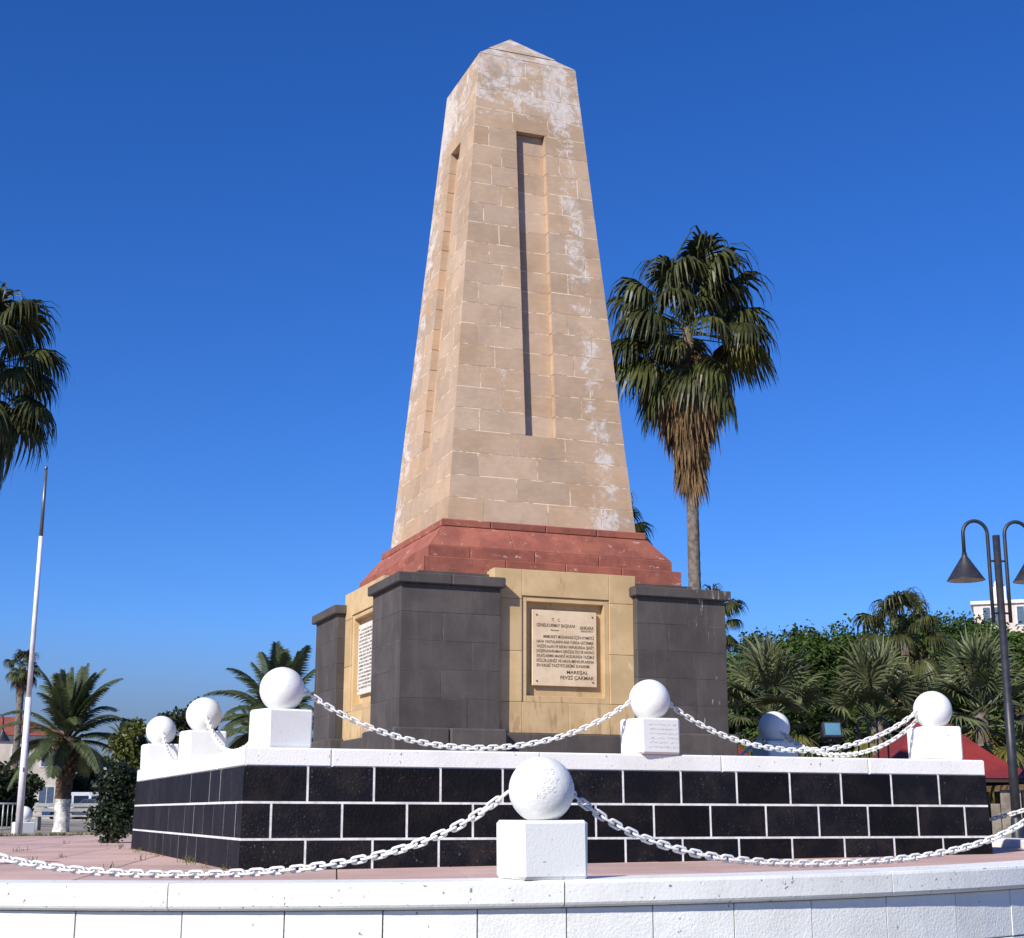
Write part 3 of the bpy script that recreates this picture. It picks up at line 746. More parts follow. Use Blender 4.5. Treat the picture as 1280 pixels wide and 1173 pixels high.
def fan_frond(e, Lp, Lb, nseg, droop, seed, spread=118, w=.028):
    r = random.Random(seed); m = MB(); d = Vector((math.cos(e), 0, math.sin(e))); p = Vector((.08*math.cos(e), 0, 0)); pts = [p.copy()]
    for i in range(6):
        d = (d+Vector((0, 0, -1))*(.018+.03*droop)*(1 if e > -.9 else .3)).normalized(); p = p+d*Lp/6; pts.append(p.copy())
    m.tube(pts, [.024-.002*i for i in range(7)], 4, False)
    a = d; s_ = Vector((0, 1, 0)); nn = a.cross(s_)
    hub = p
    for i in range(nseg):
        ph = R(-spread+2*spread*i/(nseg-1)+r.uniform(-2, 2)); L = Lb*(.74+.26*math.cos(ph*.8))*r.uniform(.88, 1.08)
        dr = (a*math.cos(ph)+s_*math.sin(ph)-nn*(.22*abs(math.sin(ph)))).normalized()
        q = hub.copy(); ps = [q.copy()]; K = 5; dd = dr.copy(); fl = droop*r.uniform(.75, 1.3)
        for k in range(K):
            t = (k+1)/K; dd = (dd+Vector((r.uniform(-.06, .06), r.uniform(-.06, .06), -1))*fl*1.75*max(0, t-.16)**1.3).normalized(); q = q+dd*L/K; ps.append(q.copy())
        side = (dr.cross(nn)).normalized(); side = (side+nn*(.55 if i % 2 else -.55)).normalized()
        m.ribbon(ps, [w*.25, w*.8, w*1.15, w*.8, w*.42, 0], side)
    me = m.mesh('frond'); return me
FV = {}
def fan_set(key, mt, Lp, Lb, nseg, droop, elevs, w=.028):
    FV[key] = []
    for i, e in enumerate(elevs):
        me = fan_frond(R(e), Lp, Lb, nseg, droop*(1.35 if e > 40 else 1.15), 100+i*7+len(FV)*31, w=w); me.materials.append(mt); FV[key].append(me)
fan_set('tall', FAN_D, 1.45, 1.55, 38, 1.0, (84, 72, 60, 48, 36, 24, 10, -4, -18, -34, -50), .042)
fan_set('tally', FAN_Y, 1.3, 1.5, 34, 1.1, (10, -10, -30, -48, -60), .040)
fan_set('low', FAN_G, .80, .82, 30, .14, (84, 72, 58, 44, 30, 14, -4, -22))
fan_set('lowy', FAN_Y, .8, .8, 28, .4, (0, -20, -42))
fan_set('dead', DRY, 1.0, 1.35, 26, 1.7, (-50, -62, -74, -84), .040)
fan_set('deadw', DRYW, .95, 1.0, 22, 1.5, (-50, -66, -80), .036)
def trunk_mesh(h, r0, r1, lean, seed, bulge=0.0):
    r = random.Random(seed); m = MB(); n = 14; K = max(10, int(h/.16)); vs = []
    for i in range(K+1):
        t = i/K; rad = r0+(r1-r0)*t+bulge*math.exp(-(t*9)**2)
        rad *= 1+(.035 if i % 2 else -.02)+r.uniform(-.015, .015)
        cx, cy = lean[0]*t*t, lean[1]*t*t
        for k in range(n): a = 2*math.pi*k/n; vs.append((cx+rad*math.cos(a)*(1+r.uniform(-.02, .02)), cy+rad*math.sin(a), h*t))
    m.add(vs, [(i*n+k, i*n+(k+1) % n, (i+1)*n+(k+1) % n, (i+1)*n+k) for i in range(K) for k in range(n)], True)
    return m.mesh('trunk')
GPALM = 'fan palms behind the monument'
def fan_palm(base, ztop, label, sc=1.0, nf=44, keys=('tall', 'tally'), ndead=26, skirt=2.2, rad=.19, seed=1, lean=(0, 0), ywin=.3, deadkey='dead', group=GPALM, dens=None):
    r = random.Random(seed); t = thing('fan_palm_tree', label, 'palm tree', base, 0, group); h = ztop-base.z
    obj('trunk', trunk_mesh(h, rad*1.12, rad*.92, lean, seed, rad*.35), BARK, t)
    live, yel = FV[keys[0]], FV[keys[1]]
    top = Vector((lean[0], lean[1], h))
    for i in range(nf):
        f = (i+.5)/nf; az = i*2.39996+r.uniform(-.25, .25)
        vi = min(len(live)-1, int(f**.95*len(live))); me = live[vi]
        if f > .68 and r.random() < ywin: me = r.choice(yel[1:])
        o = obj('frond', me, None, t); s_ = sc*r.uniform(.78, 1.16)*(1 if f > .12 else .9); o.scale = (s_, s_*r.uniform(.9, 1.05), s_)
        o.location = top+Vector((0, 0, (.35-.75*f)*sc)); o.rotation_euler = (r.uniform(-.3, .3), r.uniform(-.22, .22), az)
    dk = FV[deadkey]
    for i in range(ndead):
        f = (i+.5)/ndead; az = i*2.39996+r.uniform(-.4, .4); me = dk[min(len(dk)-1, int(f*len(dk)))] if f > .25 else dk[0]
        o = obj('dead_frond', me, None, t); s_ = sc*r.uniform(.75, 1.0)*(1-.25*f); o.scale = (s_*(1.45-.65*f), s_*1.25*(1-.3*f), s_*r.uniform(.9, 1.2))
        o.location = top+Vector((0, 0, -.3*sc-skirt*f*.72)); o.rotation_euler = (r.uniform(-.15, .15), r.uniform(-.15, .1), az)
    return t
b_ = foot(868, 46, 690)
fan_palm(b_, zof(412, 46), 'tall fan palm with shaggy brown skirt standing right of the obelisk', 1.24, 54, ndead=84, skirt=5.0, seed=3, lean=(-.1, -.1), ywin=.42)
fan_palm(foot(764, 52, 650), zof(672, 52), 'fan palm mostly hidden behind the obelisk shaft, green tips showing on its right', .75, 40, ndead=10, seed=5, rad=.17)
fan_palm(foot(893, 56, 770), zof(775, 56), 'fan palm with bleached dead leaves peeking out behind the right dark pier', .55, 30, ndead=18, skirt=1.2, seed=8, rad=.15, deadkey='deadw')
fan_palm(foot(1131, 43, 790), zof(792, 43), 'slim fan palm rising above the leafy trees, left of the lamp post', .62, 34, ndead=26, skirt=2.6, seed=11, rad=.13, ywin=.5)
fan_palm(foot(-26, 38, 470), zof(465, 38), 'dark fan palm cut off by the left picture edge', 1.0, 56, ndead=26, skirt=1.8, seed=14, rad=.18, ywin=.1, deadkey='deadw', group=None)
fan_palm(foot(29, 92, 835), zof(836, 92), 'tiny far fan palm behind the flagpole', .50, 34, ndead=20, skirt=2.2, seed=17, rad=.2, group=None)
for u, hd, v, sc, sd_, lb in ((966, 33, 892, 1.0, 21, 'bushy grey green fan palm just right of the dark pier, behind the shadowed ball'), (1098, 33, 900, 1.02, 24, 'bushy grey green fan palm behind the hanging chain, left of the end ball'), (1228, 33, 890, 1.08, 27, 'bushy grey green fan palm behind the lamp post, above the red roof')):
    fan_palm(foot(u, hd, 900), zof(v, hd), lb, sc, 46, ('low', 'lowy'), 12, 1.2, .16, sd_, ywin=.5, group='low fan palms before the green trees')

def date_frond(e, L, seed, arch=1.0):
    r = random.Random(seed); m = MB(); d = Vector((math.cos(e), 0, math.sin(e))); p = Vector((.12*math.cos(e), 0, .1)); pts = [p.copy()]; ds = [d.copy()]; K = 14
    for i in range(K):
        d = (d+Vector((0, 0, -1))*arch*(.055+.10*(i/K))).normalized(); p = p+d*L/K; pts.append(p.copy()); ds.append(d.copy())
    m.tube(pts, [.026*(1-.85*i/K) for i in range(K+1)], 4, False)
    n = 46
    for i in range(n):
        t = .14+.85*i/n; f = t*K; k = min(K-1, int(f)); c = pts[k].lerp(pts[k+1], f-k); dd = ds[k]
        for s_ in (-1, 1):
            ll = .40*math.sin(math.pi*min(1, .18+t*.80))**.6*r.uniform(.85, 1.1); nn = dd.cross(Vector((0, 1, 0)))*-1
            dir_ = (dd*.62+Vector((0, s_, 0))*.75+nn*(.25+.1*r.random())).normalized()
            q1 = c+dir_*ll*.55; q2 = q1+(dir_+Vector((0, 0, -.35))).normalized()*ll*.5
            m.ribbon([c, q1, q2], [.012, .016, 0], dd.cross(dir_).cross(dir_).normalized())
    me = m.mesh('frond'); me.materials.append(DATE); return me
DV = [date_frond(R(e), L, 300+i, a) for i, (e, L, a) in enumerate(((86, 1.75, .8), (76, 1.9, .9), (66, 2.0, 1.0), (54, 2.1, 1.05), (42, 2.1, 1.1), (28, 2.0, 1.15), (12, 1.9, 1.15), (-6, 1.7, 1.1), (-28, 1.5, .9)))]
def date_palm(base, ztop, label, sc, nf, rad, seed, painted=None, group='date palms on the left'):
    r = random.Random(seed); t = thing('date_palm_tree', label, 'palm tree', base, 0, group); h = ztop-base.z
    m = MB(); n = 18; K = int(h/.085); vs = []
    z00 = painted or 0
    for i in range(K+1):
        z = z00+(h-z00)*i/K; f = z/h; rd = rad*(1.0+.35*max(0, f-.55)/.45)*(1-.25*max(0, f-.93)/.07)
        for k in range(n):
            a = 2*math.pi*(k+.5*(i % 2))/n; bs_ = 1+(.13 if (k+i) % 2 else -.05)+r.uniform(-.06, .06); vs.append((rd*bs_*math.cos(a), rd*bs_*math.sin(a), z+r.uniform(-.02, .02)))
    m.add(vs, [(i*n+k, i*n+(k+1) % n, (i+1)*n+(k+1) % n, (i+1)*n+k) for i in range(K) for k in range(n)])
    tk = m.build('trunk', BARKD, t)
    for i in range(70):                                # stubs of cut leaf bases under the crown
        f = (i+.5)/70; az = i*2.39996; z = z00+(h-z00)*(.35+.63*f); rd = rad*(1.0+.35*max(0, z/h-.55)/.45)
        d = Vector((math.cos(az), math.sin(az), .9)).normalized(); c = Vector((rd*.85*math.cos(az), rd*.85*math.sin(az), z-.05))
        q = MB(); q.tube([c, c+d*.13, c+d*(.18+.1*f)], [.065, .05, .03], 5); q.build('leaf_stub', BARKD, tk)
    if painted:
        pm = MB(); pr = [(rad*(1.06+.05*math.sin(i*2.1)+(.12 if i == 0 else 0)), painted*i/9) for i in range(10)]; pm.lathe(pr, 16)
        pm.v = [(x*(1+r.uniform(-.03, .03)), y*(1+r.uniform(-.03, .03)), z) for x, y, z in pm.v]; pm.build('painted_band', LIME, tk)
    for i in range(nf):
        f = (i+.5)/nf; az = i*2.39996+r.uniform(-.3, .3); me = DV[min(len(DV)-1, int(f*(len(DV)-(1.3 if painted else 0))))]
        o = obj('frond', me, None, t); s_ = sc*r.uniform(.85, 1.12); o.scale = (s_,)*3; o.location = (0, 0, h-.05-.25*f*sc); o.rotation_euler = (r.uniform(-.12, .12), r.uniform(-.1, .1), az)
date_palm(foot(80, 45), zof(922, 45), 'date palm with white painted trunk foot beyond the flagpole', 1.12, 40, .215, 31, .95)
date_palm(foot(345, 40), zof(902, 40), 'date palm behind the near left platform ball, trunk hidden', 1.08, 52, .2, 34)
date_palm(foot(152, 84), zof(930, 84), 'far small date palm above the dark bush left of the platform', .72, 36, .2, 37)
date_palm(foot(318, 62), zof(925, 62), 'second date palm deeper behind the left platform balls', .9, 36, .2, 39)

# ------------------------------------------------------------------ leafy trees and shrubs
LEAF_R = mat_leaf('broad_leaf', (.075, .125, .022), (.034, .062, .012), .6, .8, .3, .25)
LEAF_D = mat_leaf('dark_leaf', (.020, .034, .012), (.011, .020, .008), .38, 2, .1, .4)
LEAF_F = mat_leaf('far_leaf', (.055, .072, .028), (.03, .042, .018), .6, .6, .25, .25)
LEAF_L = mat_leaf('yellow_green_leaf', (.105, .125, .022), (.06, .08, .016), .45, 2, .25)
WOODB = simple('tree_bark', (.14, .105, .08), .95, (.08, .06, .045), 8, bs=.6)
def leafy(name, label, cat, base, clumps, nleaf, size, mt, group, seed, trunk_r=.14, stem=True):
    """clumps: (x,y,z,r) relative to the base"""
    r = random.Random(seed); t = thing(name, label, cat, base, 0, group); zc = min(c[2] for c in clumps)
    tm = MB(); fork = Vector((0, 0, max(.12, zc*.75)))
    tm.tube([(0, 0, -.05), (r.uniform(-.06, .06), r.uniform(-.06, .06), fork.z*.5), fork], [trunk_r*1.2, trunk_r, trunk_r*.85], 8)
    for c in clumps:
        e = Vector(c[:3]); mid = fork.lerp(e, .5)+Vector((0, 0, .1)); tm.tube([fork-Vector((0, 0, .1)), mid, e], [trunk_r*.55, trunk_r*.35, trunk_r*.1], 5)
    tm.build('trunk' if stem else 'stem', WOODB, t)
    vol = [c[3]**2 for c in clumps]; tot = sum(vol); V = []; F = []
    for c, v in zip(clumps, vol):
        cc = Vector(c[:3]); sub = [(Vector((r.gauss(0, 1), r.gauss(0, 1), r.gauss(0, 1))).normalized(), r.uniform(.6, 1.0)) for _ in range(14)]
        for i in range(int(nleaf*v/tot)):
            if r.random() < .72:
                d0, q = r.choice(sub); p = cc+d0*c[3]*.72*q+Vector((r.gauss(0, 1), r.gauss(0, 1), r.gauss(0, .8)))*c[3]*.19
            else:
                d = Vector((r.gauss(0, 1), r.gauss(0, 1), r.gauss(0, 1))).normalized(); p = cc+d*c[3]*r.uniform(.35, .96)
            s_ = size*r.uniform(.6, 1.25); a = Vector((r.gauss(0, 1), r.gauss(0, 1), r.gauss(-.25, .7))).normalized()
            n_ = ((p-cc).normalized()*.8+Vector((r.gauss(0, 1), r.gauss(0, 1), r.gauss(.5, 1)))*.7).normalized(); w_ = a.cross(n_)
            if w_.length < .05: continue
            w_ = w_.normalized()*s_*.32; b = len(V); V += [p-a*s_*.5, p+w_-a*s_*.05, p+a*s_*.55, p-w_-a*s_*.05]; F.append((b, b+1, b+2, b+3))
    m = MB(); m.v = [tuple(v) for v in V]; m.f = F; m.sm = [False]*len(F); cr = m.build('crown', mt, t); tag(cr, kind='stuff'); return t
def crown(rx, rz, zc, n, seed, rs=(.45, .7)):
    r = random.Random(seed); out = [(0, 0, zc, rz*.75)]
    for i in range(n):
        a = i*2.4; f = r.uniform(.35, 1); el = r.uniform(-.8, 1.1)
        out.append((rx*f*math.cos(a)*math.cos(el*.9), rx*f*math.sin(a)*math.cos(el*.9), zc+rz*.62*math.sin(el)*1.1, rz*r.uniform(*rs)*.75))
    return out
GT = 'green trees on the right'
rt_tr = ((925, 47, 800, 1.5, 'leafy green tree directly right of the dark pier, lowest of the row'), (985, 49, 783, 1.7, 'leafy green tree with a pointed top, right of the first fan palm'), (1050, 48, 786, 1.7, 'leafy green tree between the two left bushy fan palms'),
         (1112, 51, 772, 1.8, 'leafy green tree behind the slim fan palm'), (1172, 49, 764, 1.9, 'leafy green tree between the slim fan palm and the lamp post'), (1232, 50, 757, 2.0, 'leafy green tree under the hanging lamp shade'), (1298, 49, 762, 2.0, 'leafy green tree cut by the right picture edge'))
for i, (u, hd, v, rr_, lb) in enumerate(rt_tr):
    zt = zof(v, hd); zc = zt-rr_*1.15-UPZ
    cl = crown(rr_*1.25, rr_*1.2, zc, 13, 50+i); cl += [(c[0]*.9, c[1]*.9, c[2]-rr_*1.3, c[3]) for c in crown(rr_*1.1, rr_, zc, 6, 80+i)]
    leafy('broadleaf_tree', lb, 'tree', foot(u, hd), cl, 24000, .15, LEAF_R, GT, 60+i, .2)
leafy('leafy_bush', 'dark glossy bush at the foot of the black platform, far left corner', 'bush', Vector((*place(141, 1056, 22.6).xy, gz(-4, 5.5))),
      [(0, 0, .42, .33), (.12, .1, .75, .30), (-.1, -.05, .80, .30), (.18, -.1, .35, .26), (-.18, .08, .38, .25), (.05, 0, 1.02, .22), (.2, .15, .95, .22), (-.02, .1, .18, .26)], 7500, .060, LEAF_D, None, 71, .03, False)
leafy('leafy_shrub', 'yellow green shrub rising behind the dark bush, left of the platform', 'shrub', foot(160, 27, 1000, -.1),
      [(0, 0, 1.1, .4), (.1, .1, 1.6, .38), (-.12, 0, 1.75, .3), (.25, .2, 1.45, .38), (.1, -.1, 2.0, .22)], 3600, .095, LEAF_L, None, 72, .04)
leafy('leafy_tree', 'dark tree showing between the two far left platform balls', 'tree', foot(228, 42), crown(1.0, 1.0, zof(915, 42)-UPZ, 8, 73), 5200, .13, LEAF_F, None, 73, .1)
ft = ((-8, 62, 955, 1.6, 'dark tree at the left picture edge, below the red roof'), (20, 72, 965, 1.2, 'low dark tree just left of the flagpole'), (50, 155, 962, 2.6, 'low dark tree just right of the flagpole'), (110, 130, 942, 2.5, 'far dark tree right of the painted palm trunk'),
      (146, 134, 945, 2.6, 'far dark tree above the white cars'), (185, 90, 938, 2.2, 'far tree hidden low behind the far left platform ball'), (275, 80, 930, 2.0, 'far tree low between the platform balls on the left'), (305, 70, 925, 1.8, 'far tree just left of the near left platform ball'), (375, 75, 915, 2.0, 'far tree beside the rear left dark pier'))
for i, (u, hd, v, rr_, lb) in enumerate(ft):
    zt = zof(v, hd); zc = zt-rr_-UPZ
    leafy('background_tree', lb, 'tree', foot(u, hd), crown(rr_*1.2, rr_, max(.9, zc), 9, 90+i)+[(0, 0, .8, rr_*.7)], 5000 if hd < 120 else 9000, .24 if hd < 120 else .34, LEAF_F, 'far trees on the left', 95+i, .15)

# far-off wood all round the square
r = random.Random(12); V = []; F = []
for i in range(34000):
    a = r.uniform(-1.5, 1.9)+YAW; d = r.uniform(165, 200); hgt = 3.6+1.5*noise.noise(Vector((a*9, 0, 0)))+1.0*noise.noise(Vector((a*31, 3, 0)))
    p = Vector((CAM.x+math.sin(a)*d, CAM.y+math.cos(a)*d, UPZ+max(.1, hgt*(1-r.random()**2.2)))); s_ = r.uniform(.45, 1.0)
    u_ = Vector((r.gauss(0, 1), r.gauss(0, 1), r.gauss(0, .6))).normalized(); w_ = u_.cross(Vector((r.gauss(0, 1), r.gauss(0, 1), r.gauss(0, 1)))).normalized()*s_*.45
    if p.y < 2: p.z += 0
    b = len(V); V += [p-u_*s_*.5, p+w_, p+u_*s_*.5, p-w_]; F.append((b, b+1, b+2, b+3))
m = MB(); m.v = [tuple(v) for v in V]; m.f = F; m.sm = [False]*len(F)
tag(m.build('far_wood', LEAF_F), 'low dark line of far trees along the horizon', 'trees', kind='stuff')
# grass tufts (uncountable)
m = MB(); r = random.Random(5); GRASS = mat_leaf('dry_grass', (.16, .15, .05), (.10, .11, .035), .8, 3, .2, .2)
def tufts(n, f):
    for _ in range(n):
        x, y, z = f()
        for k in range(7):
            a = r.uniform(0, 6.28); h = r.uniform(.03, .10); q = Vector((x+r.gauss(0, .03), y+r.gauss(0, .03), z)); d = Vector((math.cos(a)*.5, math.sin(a)*.5, 1)).normalized()
            m.ribbon([q, q+d*h*.6, q+d*h+Vector((math.cos(a), math.sin(a), -.3))*h*.25], [.004, .003, 0], Vector((-math.sin(a), math.cos(a), 0)))
def edge_l(): x = r.uniform(-8, -2.5); return x, 14.1-abs(r.gauss(0, .35)), gz(x, 14)-.01
def beyond(): x = r.uniform(-9, 2); return x, 14.4+abs(r.gauss(0, 2.5)), UPZ
def foot_l(): y = r.uniform(-3.8, 5.5); x = -3.86-abs(r.gauss(0, .07)); return x, y, gz(x, y)
def crack(): x, y = r.uniform(-6.5, -4.0), r.uniform(-4, 8); j = round((x*cg+y*sg)/S)*S; yy = -x*sg+y*cg; return j*cg-yy*sg, j*sg+yy*cg, gz(x, y)
tufts(420, edge_l); tufts(900, beyond); tufts(16, foot_l); tufts(14, crack)
tag(m.build('grass', GRASS), 'sparse dry grass along the paving edge', 'grass', kind='stuff')

# ------------------------------------------------------------------ flagpoles
POLEW = simple('pole_paint', (.80, .79, .80), .4, (.68, .66, .68), 3); STEEL = simple('pole_steel', (.20, .20, .21), .4, metal=.6)
b_ = place(24, 1046, 29.3); b_.z = gz(b_.x, b_.y)
fp = thing('flagpole', 'thin white flagpole with grey tip standing at the left edge of the paving', 'flagpole', b_)
hp_ = zof(584, 29.3)-b_.z
for zz0, zz1, r0, r1 in ((0, hp_*.36, .072, .060), (hp_*.36, hp_*.80, .052, .042)):
    q = MB(); q.tube([(0, 0, zz0), (0, 0, zz1)], [r0, r1], 14); q.build('pole', POLEW, fp)
q = MB(); q.tube([(0, 0, hp_*.80), (0, 0, hp_*.985)], [.038, .030], 12); q.build('pole_tip', STEEL, fp)
q = MB(); q.lathe([(0, hp_), (.03, hp_-.02), (.035, hp_-.05), (.03, hp_-.09), (0, hp_-.10)], 12); q.build('finial', STEEL, fp)
q = MB(); q.box(-.012, .012, -.085, -.045, 1.2, 1.28, .004); q.build('cleat', STEEL, fp)
fp2 = thing('flagpole', 'white flagpole out of frame on the left, casting a thin shadow on the paving', 'flagpole', (-9.55, -3.57, LOWZ))
q = MB(); q.tube([(0, 0, 0), (0, 0, 4.74)], [.13, .10], 12); q.build('pole', POLEW, fp2)

# ------------------------------------------------------------------ street lamps
CREAM = simple('lamp_inside', (.72, .68, .60), .5)
def lamp(base, h, label, rz, sc=1.0):
    t = thing('street_lamp', label, 'street lamp', base, rz, 'street lamps'); t.scale = (sc,)*3
    q = MB(); q.tube([(0, 0, 0), (0, 0, h*.45), (0, 0, h*.452), (0, 0, h)], [.085, .085, .07, .068], 14); q.build('pole', BLACK, t)
    q = MB(); q.lathe([(.15, 0), (.15, .05), (.11, .08), (.10, .5), (.086, .52)], 16); q.build('base_sleeve', BLACK, t)
    for s_ in (-1, 1):
        P = [(s_*.165, 0, h-1.62), (s_*.165, 0, h-.8), (s_*.165, 0, h+.02)]
        for i in range(1, 13):
            a = math.pi*i/12; P.append((s_*(.165+.235-.235*math.cos(a)), 0, h+.02+.235*math.sin(a)*1.05))
        P.append((s_*.635, 0, h-.36)); arm = MB(); arm.tube(P, .034, 10); arm = arm.build('arm', BLACK, t)
        for zz in (h-.48, h-1.45):
            q = MB(); q.tube([(s_*.05, 0, zz), (s_*.165, 0, zz)], .02, 8); q.build('bracket', BLACK, arm)
        sh_ = MB(); sh_.lathe([(.02, .0), (.045, -.0), (.05, -.06), (.335, -.50), (.345, -.51), (.335, -.513), (.045, -.075), (.0, -.07)], 28, (s_*.635, 0, h-.34)); sh_ = sh_.build('lamp_shade', BLACK, t)
        q = MB(); q.lathe([(.328, -.508), (.05, -.085)], 28, (s_*.635, 0, h-.34)); q.build('shade_lining', CREAM, sh_)
        q = MB(); q.lathe([(0, -.15), (.035, -.16), (.04, -.24), (.07, -.32), (.065, -.38), (.0, -.42)], 14, (s_*.635, 0, h-.34)); q.build('bulb', simple('bulb_glass%d' % s_, (.6, .6, .58), .2), sh_)
    return t
b_ = foot(1246, 27, 680, UPZ); hL = zof(668, 27)-UPZ
lamp(b_, hL, 'black lamp post with two arched arms and cone shades at the right edge', -YAW+R(6))
lamp(foot(-13, 64, 905), zof(903, 64)-UPZ, 'far black lamp post with arched arm at the left picture edge', -YAW-R(4), 1.0)

# ------------------------------------------------------------------ red roofed kiosks
REDR = simple('red_roof_paint', (.24, .030, .022), .5, (.19, .025, .02), 3, bs=.2, bscale=14)
DWOOD = simple('dark_wood', (.035, .028, .024), .8); GREYW = simple('weathered_board', (.30, .26, .21), .9, (.19, .16, .125), 5, bs=.4, objvar=.12); GRNP = simple('green_post_paint', (.19, .21, .13), .7)
def kiosk(u, hd, label, rz):
    b = foot(u, hd, 950); t = thing('kiosk', label, 'kiosk', b, rz, 'red roofed kiosks'); ze = zof(974, hd)-UPZ; zp = zof(880, hd)-UPZ; w = 1.72
    q = MB(); n = 8; vs = []
    for i in range(n+1):
        f = i/n; hw = w*f+.0; z = ze+(zp-ze)*((1-f)**1.55)
        vs += [(-hw, -hw, z), (hw, -hw, z), (hw, hw, z), (-hw, hw, z)]
    q.add(vs, [(i*4+k, i*4+(k+1) % 4, (i+1)*4+(k+1) % 4, (i+1)*4+k) for i in range(n) for k in range(4)]); q.add([(-w, -w, ze-.002), (w, -w, ze-.002), (w, w, ze-.002), (-w, w, ze-.002)], [(0, 1, 2, 3)])
    rf = q.build('roof', REDR, t)
    q = MB(); q.lathe([(.09, zp-.12), (.07, zp+.02), (.03, zp+.06), (.045, zp+.1), (0, zp+.16)], 12); q.build('finial', REDR, rf)
    for k in range(4):
        q = MB(); q.box(-w+.01, w-.01, -w+.02, -w+.07, ze-.075, ze-.004, .005, rot90(k)); q.build('fascia', DWOOD, rf)
        q = MB(); q.box(-w+.2, -w+.32, -w+.2, -w+.32, 0, ze-.01, .01, rot90(k)); q.build('post', GRNP if k == 3 else DWOOD, t)
    for k in (0, 2, 3):
        x = -w+.42
        while x < w-.5:
            wd = rnd.uniform(.15, .22); z1_ = ze-.2 if rnd.random() < .8 else ze-.45
            q = MB(); q.box(x, x+wd, -w+.24, -w+.275, .05, z1_, .004, rot90(k)); q.build('board', GREYW, t); x += wd+.02 if rnd.random() < .75 else wd+.16
    return t
kiosk(1164, 29, 'kiosk with concave red roof behind the right end ball of the platform', -YAW+R(2))
kiosk(868, 29.5, 'kiosk whose red roof corner shows beside the right dark pier', -YAW+R(2))

# ------------------------------------------------------------------ floodlight and hoops
GLASS = simple('floodlight_glass', (.10, .24, .34), .12, (.08, .19, .28), 2)
b_ = foot(1041, 21.5, 920, gz(7, 1.5)); zf = zof(912, 21.5)-b_.z
fl = thing('floodlight', 'black floodlight with blue glass behind the sagging chain', 'floodlight', b_, -YAW+R(4))
q = MB(); q.tube([(0, .06, 0), (0, .06, zf-.16)], .025, 10); q.build('post', BLACK, fl)
q = MB(); M_ = Matrix.Translation((0, 0, zf)) @ Matrix.Rotation(R(-14), 4, 'X'); q.box(-.135, .135, -.05, .07, -.115, .115, .012, M_); hsg = q.build('housing', BLACK, fl)
q = MB(); q.box(-.112, .112, -.056, -.051, -.085, .09, .001, M_); q.build('glass', GLASS, hsg)
q = MB(); q.tube([(-.15, .02, zf), (-.15, .05, zf-.16), (.15, .05, zf-.16), (.15, .02, zf)], .012, 8); q.build('bracket', BLACK, fl)
b_ = foot(1094, 25, 940); zt = zof(897, 25)-UPZ
hp2 = thing('metal_hoops', 'pair of dark metal hoops standing behind the sagging chain, before a fan palm', 'hoops', b_, -YAW)
for x0 in (-.17, .15):
    P = [(x0-.085, 0, 0), (x0-.085, 0, zt-.09)]+[(x0-.085*math.cos(math.pi*i/8), 0, zt-.09+.09*math.sin(math.pi*i/8)) for i in range(1, 8)]+[(x0+.085, 0, zt-.09), (x0+.085, 0, 0)]
    q = MB(); q.tube(P, .016, 8); q.build('hoop', BLACK, hp2)

# ------------------------------------------------------------------ railing and bench by the flagpole
GALV = simple('galvanised_steel', (.46, .47, .48), .45, metal=.3); CONC = simple('grey_concrete', (.36, .36, .345), .9, (.27, .27, .26), 4, bs=.3)
b_ = foot(-8, 39); rl = thing('railing', 'small galvanised railing left of the far white ball', 'railing', b_, -YAW+R(25)); 
for zz in (.15, .78): q = MB(); q.tube([(-.2, 0, zz), (.75, 0, zz)], .025, 8); q.build('rail', GALV, rl)
for i in range(9): q = MB(); q.tube([(-.18+i*.115, 0, 0 if i % 4 == 0 else .15), (-.18+i*.115, 0, .78)], .014 if i % 4 else .022, 6); q.build('baluster', GALV, rl)
b_ = foot(84, 49); bn = thing('bench', 'long grey bench behind the painted palm trunk', 'bench', b_, -YAW+R(3))
for i, (y0, z0) in enumerate(((-.2, .42), (-.06, .425), (.08, .42))): q = MB(); q.box(-1.05, 1.05, y0, y0+.12, z0, z0+.05, .008); q.build('seat_slat', CONC, bn)
for z0 in (.58, .74): q = MB(); q.box(-1.05, 1.05, .2, .25, z0, z0+.11, .008); q.build('back_slat', CONC, bn)
for x0 in (-.9, .8): q = MB(); q.box(x0, x0+.09, -.18, .25, 0, .42, .01); q.build('leg', CONC, bn)

